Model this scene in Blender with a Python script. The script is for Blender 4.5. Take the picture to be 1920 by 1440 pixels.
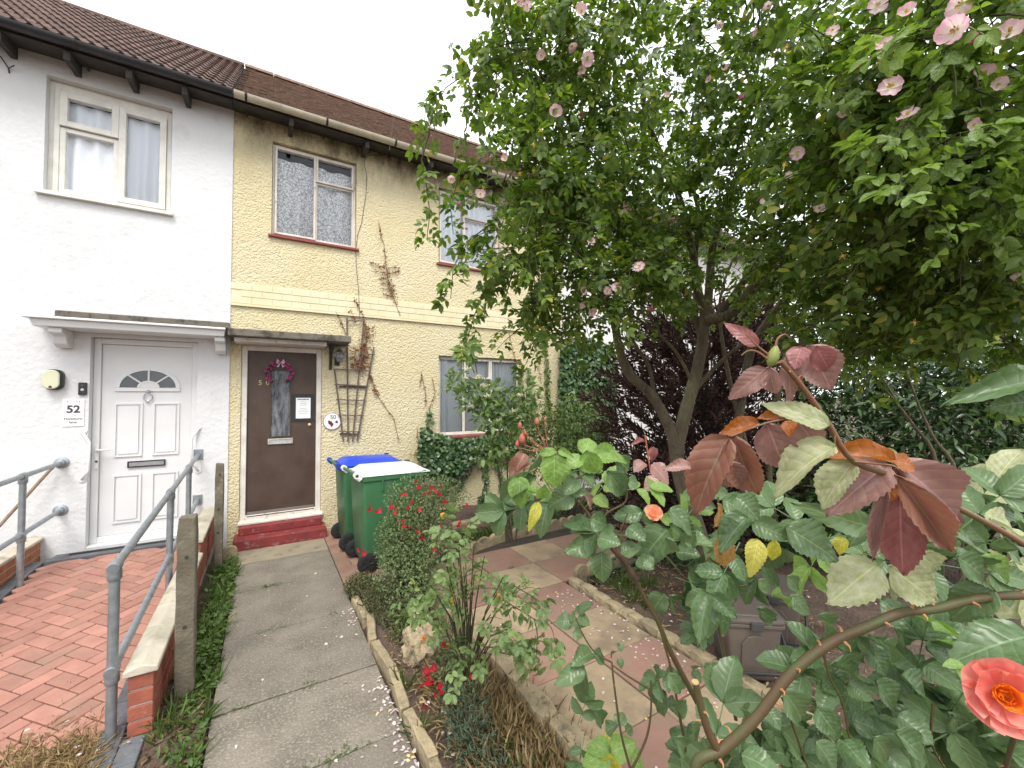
import bpy, bmesh, math, random
import numpy as np
from mathutils import Vector, Matrix

# ------------------------------------------------------------------ scene, camera, sky, sun
for o in list(bpy.data.objects): bpy.data.objects.remove(o)
scn = bpy.context.scene
COL = scn.collection
rng = random.Random(7); nrg = np.random.default_rng(7)
PI = math.pi
F = 777.0; CH = 1.78; D = 6.12            # focal length in photo pixels, eye height, distance of the facades
YAW, PITCH, ROLL = map(math.radians, (30.8, 1.8, -0.25))
cf = np.array([math.sin(YAW)*math.cos(PITCH), math.cos(YAW)*math.cos(PITCH), math.sin(PITCH)])
_r = np.array([math.cos(YAW), -math.sin(YAW), 0.0]); _u = np.cross(_r, cf)
cr = _r*math.cos(ROLL)+_u*math.sin(ROLL); cu = -_r*math.sin(ROLL)+_u*math.cos(ROLL)
CAM = np.array([0, 0, CH])
cam = bpy.data.cameras.new('camera'); camo = bpy.data.objects.new('camera', cam); COL.objects.link(camo)
cam.sensor_fit = 'HORIZONTAL'; cam.sensor_width = 36.0; cam.lens = F/1920*36; cam.clip_start = 0.02; cam.clip_end = 2000
camo.matrix_world = Matrix([[cr[0], cu[0], -cf[0], 0], [cr[1], cu[1], -cf[1], 0], [cr[2], cu[2], -cf[2], CH], [0, 0, 0, 1]])
scn.camera = camo
scn.view_settings.view_transform = 'Standard'; scn.view_settings.look = 'None'
scn.view_settings.gamma = 1.0; scn.view_settings.exposure = 1.28

SUN_EL, SUN_AZ = math.radians(56), math.radians(205)      # azimuth clockwise from +Y
wld = bpy.data.worlds.new('World'); scn.world = wld; wld.use_nodes = True
nt = wld.node_tree; nt.nodes.clear()
sky = nt.nodes.new('ShaderNodeTexSky'); sky.sky_type = 'NISHITA'; sky.sun_disc = False
sky.sun_elevation = SUN_EL; sky.sun_rotation = SUN_AZ
bg1 = nt.nodes.new('ShaderNodeBackground'); bg1.inputs['Strength'].default_value = 0.1
nt.links.new(sky.outputs[0], bg1.inputs['Color'])
tc = nt.nodes.new('ShaderNodeTexCoord'); cl = nt.nodes.new('ShaderNodeTexNoise'); cl.inputs['Scale'].default_value = 2.2; cl.inputs['Detail'].default_value = 5
nt.links.new(tc.outputs['Generated'], cl.inputs['Vector'])
crp = nt.nodes.new('ShaderNodeValToRGB'); crp.color_ramp.elements[0].color = (.80, .85, .92, 1); crp.color_ramp.elements[1].color = (1, 1, 1, 1)
crp.color_ramp.elements[0].position = .3; crp.color_ramp.elements[1].position = .62
nt.links.new(cl.outputs['Fac'], crp.inputs[0])
bg2 = nt.nodes.new('ShaderNodeBackground'); bg2.inputs['Strength'].default_value = 0.95
nt.links.new(crp.outputs[0], bg2.inputs['Color'])
mx = nt.nodes.new('ShaderNodeMixShader'); mx.inputs[0].default_value = .9        # overcast: cloud layer over the clear sky
nt.links.new(bg1.outputs[0], mx.inputs[1]); nt.links.new(bg2.outputs[0], mx.inputs[2])
wo = nt.nodes.new('ShaderNodeOutputWorld'); nt.links.new(mx.outputs[0], wo.inputs[0])
sl = bpy.data.lights.new('sun', 'SUN'); sl.energy = 1.3; sl.angle = math.radians(24); sl.color = (1, .96, .9)
so = bpy.data.objects.new('sun', sl); COL.objects.link(so)
sd = Vector((math.sin(SUN_AZ)*math.cos(SUN_EL), math.cos(SUN_AZ)*math.cos(SUN_EL), math.sin(SUN_EL)))
so.rotation_euler = sd.to_track_quat('Z', 'Y').to_euler(); so.location = (0, 0, 30)

# ------------------------------------------------------------------ pixel helpers (photo pixels, 1920 x 1440)
def ray(px, py): return cf+cr*(px-960)/F-cu*(py-720)/F
def onY(px, py, Y=D): d = ray(px, py); return CAM+d*(Y/d[1])
def onX(px, py, X): d = ray(px, py); return CAM+d*(X/d[0])
def onZ(px, py, Z=0.0): d = ray(px, py); return CAM+d*((Z-CH)/d[2])
def at(px, py, depth): return CAM+ray(px, py)*depth
def proj(P):
    v = np.asarray(P, float)-CAM; z = v@cf
    return 960+F*(v@cr)/z, 720-F*(v@cu)/z, z

# ------------------------------------------------------------------ object helpers
W = {}
def link(o, parent=None, at_=(0, 0, 0)):
    COL.objects.link(o); a = Vector([float(c) for c in at_])
    if parent is not None:
        o.parent = parent; o.location = a-W[parent.name]
    else: o.location = a
    W[o.name] = a
    return o
def tag(o, label=None, cat=None, group=None, kind=None):
    if label: o['label'] = label
    if cat: o['category'] = cat
    if group: o['group'] = group
    if kind: o['kind'] = kind
    return o
def thing(name, loc, label, cat, group=None):
    o = bpy.data.objects.new(name, None); o.empty_display_size = .1
    link(o, None, loc); return tag(o, label, cat, group)
def place(name, me, mat, parent=None, loc=(0, 0, 0), rot=None, scale=None):
    o = bpy.data.objects.new(name, me)
    if mat is not None and not me.materials: me.materials.append(mat)
    link(o, parent, loc)
    if rot is not None:
        if isinstance(rot, Matrix): o.rotation_mode = 'QUATERNION'; o.rotation_quaternion = rot.to_quaternion()
        else: o.rotation_euler = rot
    if scale is not None: o.scale = scale if hasattr(scale, '__len__') else (scale,)*3
    return o
def v3(a): return np.asarray(a, float)
def unit(a): a = v3(a); return a/max(1e-9, np.linalg.norm(a))
class MB:
    def __init__(s): s.V = []; s.Fc = []; s.UV = None
    def add(s, V, Fs):
        b = len(s.V); s.V.extend([tuple(map(float, v)) for v in V]); s.Fc.extend([tuple(i+b for i in f) for f in Fs]); return s
    def box(s, x0, x1, y0, y1, z0, z1, M=None):
        V = [(x, y, z) for z in (z0, z1) for y in (y0, y1) for x in (x0, x1)]
        if M is not None: V = [tuple(M@Vector(v)) for v in V]
        return s.add(V, [(0, 2, 3, 1), (4, 5, 7, 6), (0, 1, 5, 4), (2, 6, 7, 3), (0, 4, 6, 2), (1, 3, 7, 5)])
    def taper(s, x0, x1, y0, y1, z0, X0, X1, Y0, Y1, z1):
        V = [(x0, y0, z0), (x1, y0, z0), (x1, y1, z0), (x0, y1, z0), (X0, Y0, z1), (X1, Y0, z1), (X1, Y1, z1), (X0, Y1, z1)]
        return s.add(V, [(3, 2, 1, 0), (4, 5, 6, 7), (0, 1, 5, 4), (1, 2, 6, 5), (2, 3, 7, 6), (3, 0, 4, 7)])
    def tube(s, pts, r, n=8, cap=True):
        P = [v3(p) for p in pts]; m = len(P)
        R = [r]*m if not hasattr(r, '__len__') else list(r)
        T = [unit(P[min(i+1, m-1)]-P[max(i-1, 0)]) for i in range(m)]
        a = np.array([0, 0, 1.]) if abs(T[0][2]) < .9 else np.array([1., 0, 0])
        N = unit(np.cross(T[0], a)); V = []
        for i in range(m):
            N = unit(N-T[i]*(N@T[i])); B = np.cross(T[i], N)
            for k in range(n):
                t = 2*PI*k/n; V.append(P[i]+R[i]*(math.cos(t)*N+math.sin(t)*B))
        Fs = [(i*n+k, i*n+(k+1) % n, (i+1)*n+(k+1) % n, (i+1)*n+k) for i in range(m-1) for k in range(n)]
        if cap: Fs += [tuple(range(n-1, -1, -1)), tuple((m-1)*n+k for k in range(n))]
        return s.add(V, Fs)
    def prism(s, poly, fr, d):
        """poly (u,v) in the frame fr=(origin,U,V,Wdir), extruded by d along Wdir"""
        O, U, Vv, Wd = map(v3, fr); n = len(poly)
        A = [O+U*p[0]+Vv*p[1] for p in poly]; B = [a+Wd*d for a in A]
        return s.add(A+B, [tuple(range(n-1, -1, -1)), tuple(range(n, 2*n))]+[(i, (i+1) % n, n+(i+1) % n, n+i) for i in range(n)])
    def lathe(s, prof, O, ax=(0, 0, 1), n=16):
        O = v3(O); A = unit(ax); a = np.array([1., 0, 0]) if abs(A[0]) < .9 else np.array([0, 1., 0])
        U = unit(np.cross(A, a)); B = np.cross(A, U); V = []; m = len(prof)
        for (r, h) in prof:
            for k in range(n):
                t = 2*PI*k/n; V.append(O+A*h+r*(math.cos(t)*U+math.sin(t)*B))
        Fs = [(i*n+k, i*n+(k+1) % n, (i+1)*n+(k+1) % n, (i+1)*n+k) for i in range(m-1) for k in range(n)]
        Fs += [tuple(range(n-1, -1, -1)), tuple((m-1)*n+k for k in range(n))]
        return s.add(V, Fs)
    def frame(s, x0, x1, z0, z1, y0, y1, w):
        """rectangular ring in the XZ plane"""
        s.box(x0, x0+w, y0, y1, z0, z1); s.box(x1-w, x1, y0, y1, z0, z1)
        s.box(x0+w, x1-w, y0+.0007, y1-.0007, z0, z0+w); s.box(x0+w, x1-w, y0+.0007, y1-.0007, z1-w, z1); return s
    def mesh(s, name, smooth=False, bevel=0, seg=1):
        me = bpy.data.meshes.new(name); me.from_pydata(s.V, [], s.Fc)
        bm = bmesh.new(); bm.from_mesh(me)
        bmesh.ops.recalc_face_normals(bm, faces=bm.faces)
        if bevel:
            es = [e for e in bm.edges if len(e.link_faces) == 2 and e.calc_face_angle(0) > .5]
            try: bmesh.ops.bevel(bm, geom=es, offset=bevel, segments=seg, affect='EDGES', profile=.5, clamp_overlap=True)
            except Exception: pass
        bm.to_mesh(me); bm.free()
        if smooth:
            for p in me.polygons: p.use_smooth = True
        return me
    def build(s, name, mat, parent=None, smooth=False, bevel=0, seg=1, loc=(0, 0, 0), rot=None):
        return place(name, s.mesh(name, smooth, bevel, seg), mat, parent, loc, rot)
def smooth_angle(o, deg=40):
    me = o.data
    for p in me.polygons: p.use_smooth = True
    try: me.set_sharp_from_angle(angle=math.radians(deg))
    except Exception: pass
    return o
def big_mesh(name, V, T, rnd=None, uv=None, smooth=True):
    """fast triangle mesh from numpy arrays"""
    me = bpy.data.meshes.new(name); V = np.ascontiguousarray(V, np.float32); T = np.ascontiguousarray(T, np.int32)
    me.vertices.add(len(V)); me.vertices.foreach_set('co', V.ravel())
    me.loops.add(T.size); me.loops.foreach_set('vertex_index', T.ravel())
    me.polygons.add(len(T)); me.polygons.foreach_set('loop_start', np.arange(0, T.size, 3, dtype=np.int32))
    me.polygons.foreach_set('loop_total', np.full(len(T), 3, np.int32))
    if rnd is not None:
        a = me.attributes.new('rnd', 'FLOAT', 'POINT'); a.data.foreach_set('value', np.ascontiguousarray(rnd, np.float32))
    if uv is not None:
        l = me.uv_layers.new(name='UVMap'); l.data.foreach_set('uv', np.ascontiguousarray(uv[T.ravel()], np.float32).ravel())
    me.update(calc_edges=True)
    if smooth: me.polygons.foreach_set('use_smooth', np.ones(len(T), bool))
    return me

# ------------------------------------------------------------------ materials
def nodes(name):
    m = bpy.data.materials.new(name); m.use_nodes = True; t = m.node_tree; t.nodes.clear()
    out = t.nodes.new('ShaderNodeOutputMaterial'); b = t.nodes.new('ShaderNodeBsdfPrincipled'); t.links.new(b.outputs[0], out.inputs[0])
    return m, t, b, out
def N(t, typ, **kw):
    n = t.nodes.new(typ)
    for k, v in kw.items():
        if k in n.inputs.keys(): n.inputs[k].default_value = v
        else: setattr(n, k, v)
    return n
def mixc(t, fac, a, b, blend='MIX'):
    n = t.nodes.new('ShaderNodeMix'); n.data_type = 'RGBA'; n.blend_type = blend
    for i, x in ((0, fac), (6, a), (7, b)):
        if hasattr(x, 'is_output'): t.links.new(x, n.inputs[i])
        elif i == 0: n.inputs[0].default_value = x
        else: n.inputs[i].default_value = (*x, 1) if len(x) == 3 else x
    return n.outputs[2]
def ramp(t, src, p0, p1, c0=(0, 0, 0, 1), c1=(1, 1, 1, 1)):
    n = t.nodes.new('ShaderNodeValToRGB'); e = n.color_ramp.elements; e[0].position = p0; e[1].position = p1; e[0].color = c0; e[1].color = c1
    t.links.new(src, n.inputs[0]); return n.outputs[0]
def pos(t, scale=(1, 1, 1)):
    g = t.nodes.new('ShaderNodeNewGeometry'); m = t.nodes.new('ShaderNodeVectorMath'); m.operation = 'MULTIPLY'; m.inputs[1].default_value = scale
    t.links.new(g.outputs['Position'], m.inputs[0]); return m.outputs[0]
def noise(t, vec, scale, detail=4, rough=.55, dist=0):
    n = N(t, 'ShaderNodeTexNoise', Scale=scale, Detail=detail, Roughness=rough, Distortion=dist); t.links.new(vec, n.inputs['Vector']); return n.outputs['Fac']
def bump(t, b, h, strength=.5, dist=.01, prev=None):
    n = N(t, 'ShaderNodeBump', Strength=strength, Distance=dist); t.links.new(h, n.inputs['Height'])
    if prev is not None: t.links.new(prev, n.inputs['Normal'])
    t.links.new(n.outputs[0], b.inputs['Normal']); return n.outputs[0]
def M(name, c, c2=None, rough=.8, ns=6, bs=None, bst=.4, bd=.004, vary=0, dirt=None, ds=3, dthr=(.5, .72), metal=0, spec=.4, sc=(1, 1, 1)):
    m, t, b, out = nodes(name); p = pos(t, sc)
    col = mixc(t, ramp(t, noise(t, p, ns), .35, .65), c, c2 if c2 else tuple(x*.82 for x in c))
    if dirt: col = mixc(t, ramp(t, noise(t, p, ds, 6, .65), *dthr), col, dirt)
    if vary:
        oi = t.nodes.new('ShaderNodeObjectInfo'); mr = N(t, 'ShaderNodeMapRange'); mr.inputs[3].default_value = 1-vary; mr.inputs[4].default_value = 1+vary
        t.links.new(oi.outputs['Random'], mr.inputs[0]); hs = t.nodes.new('ShaderNodeHueSaturation'); t.links.new(mr.outputs[0], hs.inputs['Value']); t.links.new(col, hs.inputs['Color']); col = hs.outputs[0]
    t.links.new(col, b.inputs['Base Color']); b.inputs['Roughness'].default_value = rough; b.inputs['Metallic'].default_value = metal
    b.inputs['Specular IOR Level'].default_value = spec
    if bs: bump(t, b, noise(t, p, bs, 3, .6), bst, bd)
    return m
def glass_mat():
    m, t, b, out = nodes('window_glass'); t.nodes.remove(b)
    tr = N(t, 'ShaderNodeBsdfTransparent', Color=(.98, .99, 1, 1)); gl = N(t, 'ShaderNodeBsdfGlossy', Roughness=.01, Color=(.95, .97, 1, 1))
    fr = N(t, 'ShaderNodeFresnel', IOR=1.45); mx_ = t.nodes.new('ShaderNodeMixShader')
    t.links.new(fr.outputs[0], mx_.inputs[0]); t.links.new(tr.outputs[0], mx_.inputs[1]); t.links.new(gl.outputs[0], mx_.inputs[2]); t.links.new(mx_.outputs[0], out.inputs[0]); return m
def render_wall(name, c, c2, bs, bst, bd, stain=None, thr=(.52, .75), stain_z=None):
    """painted roughcast; stain = mould colour; stain_z = list of (z0,z1) heights where the mould grows thickest"""
    m, t, b, out = nodes(name); p = pos(t)
    col = mixc(t, ramp(t, noise(t, p, 1.3, 5), .3, .7), c, c2)
    h1 = noise(t, p, bs, 3, .6, .3); v = N(t, 'ShaderNodeTexVoronoi', Scale=bs*.8); v.feature = 'SMOOTH_F1'; t.links.new(p, v.inputs['Vector'])
    ad = N(t, 'ShaderNodeMath'); ad.operation = 'SUBTRACT'; t.links.new(h1, ad.inputs[0]); mu = N(t, 'ShaderNodeMath'); mu.operation = 'MULTIPLY'; mu.inputs[1].default_value = .7
    t.links.new(v.outputs['Distance'], mu.inputs[0]); t.links.new(mu.outputs[0], ad.inputs[1])
    if stain:
        sp = N(t, 'ShaderNodeSeparateXYZ'); t.links.new(p, sp.inputs[0])
        fac = ramp(t, noise(t, p, 2.1, 8, .72), *thr)
        for z0, z1, s in stain_z or []:
            mr = N(t, 'ShaderNodeMapRange'); mr.inputs[1].default_value = z0; mr.inputs[2].default_value = z1; mr.inputs[3].default_value = 0; mr.inputs[4].default_value = s
            t.links.new(sp.outputs[2], mr.inputs[0])
            n2 = N(t, 'ShaderNodeMath'); n2.operation = 'MULTIPLY'; n2.use_clamp = True
            t.links.new(mr.outputs[0], n2.inputs[0]); t.links.new(ramp(t, noise(t, pos(t, (1.2, 1, .5)), 3.3, 9, .75), .36, .62), n2.inputs[1])
            n3 = N(t, 'ShaderNodeMath'); n3.operation = 'MAXIMUM'; t.links.new(fac, n3.inputs[0]); t.links.new(n2.outputs[0], n3.inputs[1]); fac = n3.outputs[0]
        col = mixc(t, fac, col, stain)
    t.links.new(col, b.inputs['Base Color']); b.inputs['Roughness'].default_value = .9; b.inputs['Specular IOR Level'].default_value = .2
    bump(t, b, ad.outputs[0], bst, bd); return m
GLASS = glass_mat()
YEL = render_wall('yellow_roughcast', (.67, .575, .345), (.705, .625, .42), 50, 1.0, .022, (.09, .075, .045), (.66, .95), [(4.75, 5.5, 1.3)])
YELB = M('yellow_painted_brick', (.67, .59, .385), (.71, .64, .45), .75, 3, 60, .3, .002)
WHT = render_wall('white_roughcast', (.63, .63, .625), (.67, .67, .67), 26, .45, .012, (.47, .465, .44), (.56, .88))
WHTF = M('far_white_wall', (.78, .76, .74), (.70, .67, .64), .9, 3, 30, .5, .01)
UPVC = M('white_upvc', (.70, .70, .69), (.66, .66, .655), .35, 3)
UPVCO = M('aged_cream_upvc', (.72, .70, .64), (.62, .60, .54), .45, 8, dirt=(.42, .38, .31), dthr=(.62, .8))
OLDW = M('flaking_white_paint', (.72, .68, .62), (.58, .53, .46), .7, 5, 40, .4, .003, dirt=(.22, .16, .11), ds=9, dthr=(.60, .72))
BROWN = M('brown_door_paint', (.060, .036, .026), (.082, .052, .038), .45, 4, 120, .1, .001, dirt=(.13, .09, .065), ds=5, dthr=(.62, .85))
REDP = M('red_step_paint', (.24, .035, .035), (.17, .03, .03), .6, 7, 50, .5, .004, dirt=(.30, .22, .18), ds=11, dthr=(.56, .72))
SILLR = M('red_sill_paint', (.26, .055, .045), (.20, .05, .045), .6, 9, dirt=(.35, .2, .15), ds=14, dthr=(.6, .75))
DARKW = M('black_stained_timber', (.035, .031, .028), (.06, .05, .042), .8, 9, 40, .4, .004)
BLKP = M('black_plastic', (.02, .021, .022), (.03, .03, .032), .45, 5)
GUTC = M('cream_gutter', (.52, .47, .36), (.40, .36, .27), .6, 5, dirt=(.25, .22, .16), ds=7, dthr=(.58, .75))
TILE_W = M('brown_concrete_tile', (.135, .080, .062), (.09, .055, .045), .85, 4, 60, .5, .004, vary=.22, dirt=(.20, .145, .095), ds=5, dthr=(.62, .8))
TILE_Y = M('brown_clay_tile', (.25, .165, .125), (.16, .105, .082), .9, 12, 50, .5, .004, dirt=(.31, .245, .19), ds=16, dthr=(.52, .7))
CONC = M('mossy_concrete', (.17, .15, .12), (.12, .108, .085), .9, 8, 60, .7, .006, dirt=(.055, .05, .04), ds=8, dthr=(.5, .62))
PATHM = M('path_concrete', (.21, .182, .145), (.135, .117, .093), .92, 3.4, 75, 1.0, .010, vary=.10, dirt=(.28, .25, .205), ds=62, dthr=(.50, .66))
APRON = M('apron_concrete', (.30, .255, .18), (.24, .21, .15), .92, 5, 90, .6, .004, dirt=(.13, .11, .075), ds=6, dthr=(.55, .7))
SOIL = M('garden_soil', (.125, .085, .062), (.075, .052, .038), .95, 5, 30, 1, .03, dirt=(.16, .12, .08), ds=14, dthr=(.55, .68))
PAVR = M('red_block_paver', (.39, .195, .15), (.33, .16, .12), .85, 9, 130, .6, .003, vary=.16, dirt=(.30, .19, .14), ds=4, dthr=(.5, .75))
GREYB = M('grey_block_paver', (.12, .125, .135), (.085, .088, .095), .85, 10, 130, .6, .003, vary=.15, dirt=(.22, .22, .23), ds=60, dthr=(.6, .7))
JOINT = M('dark_joint_sand', (.06, .05, .04), (.04, .034, .028), .95, 20)
BRICK = M('red_brick', (.33, .10, .06), (.25, .075, .05), .85, 12, 70, .7, .004, vary=.2, dirt=(.45, .30, .22), ds=14, dthr=(.62, .74))
BRICKO = M('orange_brick', (.44, .17, .075), (.36, .13, .06), .85, 12, 70, .7, .004, vary=.2, dirt=(.50, .34, .22), ds=14, dthr=(.62, .74))
MORT = M('mortar', (.47, .42, .33), (.38, .34, .27), .95, 20, 80, .5, .003)
COPE = M('cream_coping_stone', (.56, .50, .40), (.44, .40, .31), .9, 5, 45, .6, .006, dirt=(.27, .24, .18), ds=6, dthr=(.55, .72))
GALV = M('galvanised_steel', (.34, .37, .39), (.26, .285, .30), .42, 18, metal=.65)
POSTM = M('weathered_post', (.17, .145, .105), (.11, .094, .068), .95, 7, 50, .9, .008, dirt=(.26, .24, .16), ds=9, dthr=(.56, .7))
PINK = M('pink_paving', (.29, .165, .125), (.24, .135, .10), .9, 6, 60, .6, .004, vary=.16, dirt=(.24, .175, .12), ds=5, dthr=(.44, .66))
BUFF = M('buff_paving', (.35, .265, .165), (.29, .22, .14), .9, 6, 60, .6, .004, vary=.14, dirt=(.21, .155, .105), ds=5, dthr=(.46, .66))
EDGE = M('cream_edging_stone', (.36, .29, .175), (.25, .20, .125), .92, 9, 40, .9, .01, vary=.15, dirt=(.12, .105, .065), ds=8, dthr=(.55, .7))
GREENB = M('green_bin_plastic', (.040, .135, .055), (.048, .15, .064), .42, 4, vary=.06, dirt=(.11, .17, .12), ds=6, dthr=(.52, .80))
BLUEL = M('blue_lid_plastic', (.012, .05, .50), (.016, .06, .55), .4, 5)
WHTL = M('white_lid_plastic', (.78, .77, .75), (.72, .72, .70), .45, 8)
RUB = M('black_rubber', (.012, .012, .013), (.022, .022, .022), .7, 30)
HUBM = M('black_hub_plastic', (.03, .03, .031), (.022, .022, .023), .4, 30)
CADM = M('brown_grey_plastic', (.105, .086, .070), (.125, .10, .082), .5, 7, 200, .1, .001, dirt=(.16, .14, .12), ds=8, dthr=(.6, .8))
WOODG = M('grey_trellis_wood', (.155, .115, .105), (.10, .075, .068), .9, 30, vary=.12)
STICK = M('brown_pole_wood', (.27, .19, .13), (.2, .14, .1), .8, 20)
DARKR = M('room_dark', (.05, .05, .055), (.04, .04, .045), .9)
CURT = None
BRASS = M('worn_brass', (.45, .36, .20), (.35, .28, .16), .4, 20, metal=.8)
CHROME = M('steel_plate', (.55, .56, .58), (.45, .46, .48), .3, 20, metal=.85)
ALU = M('old_aluminium', (.55, .54, .51), (.42, .41, .39), .5, 30, metal=.5)
INK = M('dark_grey_ink', (.06, .055, .055), (.05, .05, .05), .8)
PAPER = M('white_paper', (.80, .80, .79), (.78, .78, .78), .8)
CREAMP = M('cream_alarm_plastic', (.62, .62, .44), (.58, .58, .42), .5, 6)
DECOR = M('dark_red_enamel', (.16, .02, .022), (.11, .015, .018), .5, 40)
def curtain_mat(name, lace=0):
    m, t, b, out = nodes(name); b.inputs['Base Color'].default_value = (.90, .92, .95, 1) if not lace else (.92, .92, .92, 1); b.inputs['Roughness'].default_value = .9
    tl = N(t, 'ShaderNodeBsdfTranslucent', Color=(.8, .82, .88, 1)); a = t.nodes.new('ShaderNodeMixShader'); a.inputs[0].default_value = .06
    t.links.new(b.outputs[0], a.inputs[1]); t.links.new(tl.outputs[0], a.inputs[2])
    if lace:
        tr = N(t, 'ShaderNodeBsdfTransparent'); x = t.nodes.new('ShaderNodeMixShader'); p = pos(t, (1, .2, 1))
        v = N(t, 'ShaderNodeTexVoronoi', Scale=25.0); v.feature = 'DISTANCE_TO_EDGE'
        wv = N(t, 'ShaderNodeVectorMath'); wv.operation = 'ADD'; nn = N(t, 'ShaderNodeTexNoise', Scale=9.0, Detail=3.0); t.links.new(p, nn.inputs['Vector'])
        sc_ = N(t, 'ShaderNodeVectorMath'); sc_.operation = 'SCALE'; sc_.inputs['Scale'].default_value = .16; t.links.new(nn.outputs['Color'], sc_.inputs[0])
        t.links.new(p, wv.inputs[0]); t.links.new(sc_.outputs[0], wv.inputs[1]); t.links.new(wv.outputs[0], v.inputs['Vector'])
        f = ramp(t, v.outputs['Distance'], .05, .13, (.55, .55, .55, 1), (.02, .02, .02, 1)); t.links.new(f, x.inputs[0]); t.links.new(a.outputs[0], x.inputs[1]); t.links.new(tr.outputs[0], x.inputs[2]); t.links.new(x.outputs[0], out.inputs[0])
    else: t.links.new(a.outputs[0], out.inputs[0])
    return m
CURT = curtain_mat('white_curtain'); LACE = curtain_mat('white_lace', 1)
# ------------------------------------------------------------------ ground, path, ramp, patio (the setting)
def rampz(y): return .19*min(1, max(0, (y-2.9)/2.75))
g = MB(); g.add([(-400, -400, -.06), (400, -400, -.06), (400, 400, -.06), (-400, 400, -.06)], [(0, 1, 2, 3)])
tag(g.build('ground', SOIL), 'dark soil ground round the front gardens', kind='structure')
def soil_patch(name, x0, x1, y0, y1, z, amp, label, step=.06, mat=SOIL):
    nx, ny = int((x1-x0)/step)+1, int((y1-y0)/step)+1; V = []
    for j in range(ny+1):
        for i in range(nx+1):
            x = x0+(x1-x0)*i/nx; y = y0+(y1-y0)*j/ny; e = 0 if i in (0, nx) or j in (0, ny) else 1
            V.append((x, y, (z+amp*e*(rng.random()-.4)+amp*.8*e*math.sin(x*5.1+y*3.3)) if e else -.055))
    b = MB(); b.add(V, [(j*(nx+1)+i, j*(nx+1)+i+1, (j+1)*(nx+1)+i+1, (j+1)*(nx+1)+i) for j in range(ny) for i in range(nx)])
    return tag(b.build(name, mat, smooth=True), label, kind='structure')
soil_patch('verge', -.62, -.235, .6, 5.6, -.012, .02, 'narrow weedy verge between the path and the posts')
soil_patch('flower_bed', .69, 1.33, .4, 4.13, .01, .025, 'narrow flower bed beside the path')
soil_patch('garden_bed', 2.40, 8.5, -1.2, 3.02, .075, .03, 'bare earth bed to the right of the patio', .09)
soil_patch('wall_bed', 1.55, 8.5, 4.36, 6.10, .06, .03, 'planting bed below the yellow house wall', .09)
# path
pb = MB(); pb.box(-.232, .662, .0, 5.34, -.055, -.012); path = tag(pb.build('path', JOINT), 'grey concrete slab path leading to the brown door', kind='structure')
ys = [5.335, 4.60, 3.74, 2.90, 2.26, 1.60, .9, .1]
for i in range(len(ys)-1):
    a, b_ = ys[i+1]+.005, ys[i]-.005
    s = MB(); n = 9
    j0 = [rng.uniform(-.003, .003) for _ in range(n+1)]; j1 = [rng.uniform(-.003, .003) for _ in range(n+1)]
    top = [(-.235, .665)]
    P0 = [(-.236+.90*k/n, a+j0[k]) for k in range(n+1)]; P1 = [(.664-.90*k/n, b_+j1[k]) for k in range(n+1)]
    s.prism([(x, y) for x, y in P0+P1], ((0, 0, -.05), (1, 0, 0), (0, 1, 0), (0, 0, 1)), .05+rng.uniform(-.002, .003))
    s.build('paving_slab', PATHM, path, bevel=.003)
s = MB(); s.box(-.262, .664, 5.345, 5.79, -.05, .006); s.build('concrete_apron', APRON, path, bevel=.004)
# red paving under the bins
pb = MB(); pb.box(.668, 1.60, 4.24, 6.10, -.055, -.014); bs_ = tag(pb.build('bin_stand', JOINT), 'pink paved strip below the wheelie bins', kind='structure')
tm = MB().box(-.148, .148, -.073, .073, -.02, .02).mesh('paver_mesh', bevel=.004)
for j in range(12):
    for i in range(4):
        x = .822+.302*i-(.151 if j % 2 else 0); hf = j % 2 and i == 0
        if x < 1.5: place('paver', tm, PINK, bs_, (.745 if hf else x, 4.325+.154*j, -.018+rng.uniform(-.002, .002)), None, (.49 if hf else 1, 1, 1))
# patio
pb = MB(); pb.box(1.36, 2.36, -.6, 3.05, -.05, .078); pb.box(1.36, 4.4, 3.0501, 4.30, -.05, .078)
patio = tag(pb.build('patio', JOINT), 'patio of pink and buff square slabs', kind='structure')
sm = MB().box(-.2455, .2455, -.2455, .2455, -.02, .02).mesh('slab_mesh', bevel=.005); smb = sm.copy()
for j in range(-2, 9):
    for i in range(0, 6):
        x, y = 1.61+.5*i, .27+.5*j+.03
        if i > 1 and y < 3.1: continue
        if y > 4.2: continue
        pk = (i+j) % 2 == 0
        place('paving_slab', sm if pk else smb, PINK if pk else BUFF, patio, (x, y, .0805+rng.uniform(-.003, .003)), (rng.uniform(-.004, .004), rng.uniform(-.004, .004), rng.uniform(-.006, .006)))
# ------------------------------------------------------------------ block-paved ramp of number 52
b = MB(); ysr = [.6, 1.4, 2.2, 2.9, 3.45, 4.0, 4.55, 5.1, 5.65, 5.86]
for a0, a1 in zip(ysr, ysr[1:]):
    z0, z1 = rampz(a0), rampz(a1)
    b.add([(-1.98, a0, -.055), (-.45 if a1 < 2.8 else -.6, a0, -.055), (-.45 if a1 < 2.8 else -.6, a1, -.055), (-1.98, a1, -.055), (-1.98, a0, z0-.014), (-.45 if a1 < 2.8 else -.6, a0, z0-.014), (-.45 if a1 < 2.8 else -.6, a1, z1-.014), (-1.98, a1, z1-.014)],
          [(3, 2, 1, 0), (4, 5, 6, 7), (0, 1, 5, 4), (1, 2, 6, 5), (2, 3, 7, 6), (3, 0, 4, 7)])
rampo = tag(b.build('ramp', JOINT), 'ramp of red herringbone block paving up to the white door', kind='structure')
bm_ = MB().box(-.0965, .0965, -.0465, .0465, -.022, .022).mesh('block_mesh', bevel=.004)
c45, nblk = math.sqrt(.5), 0
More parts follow.
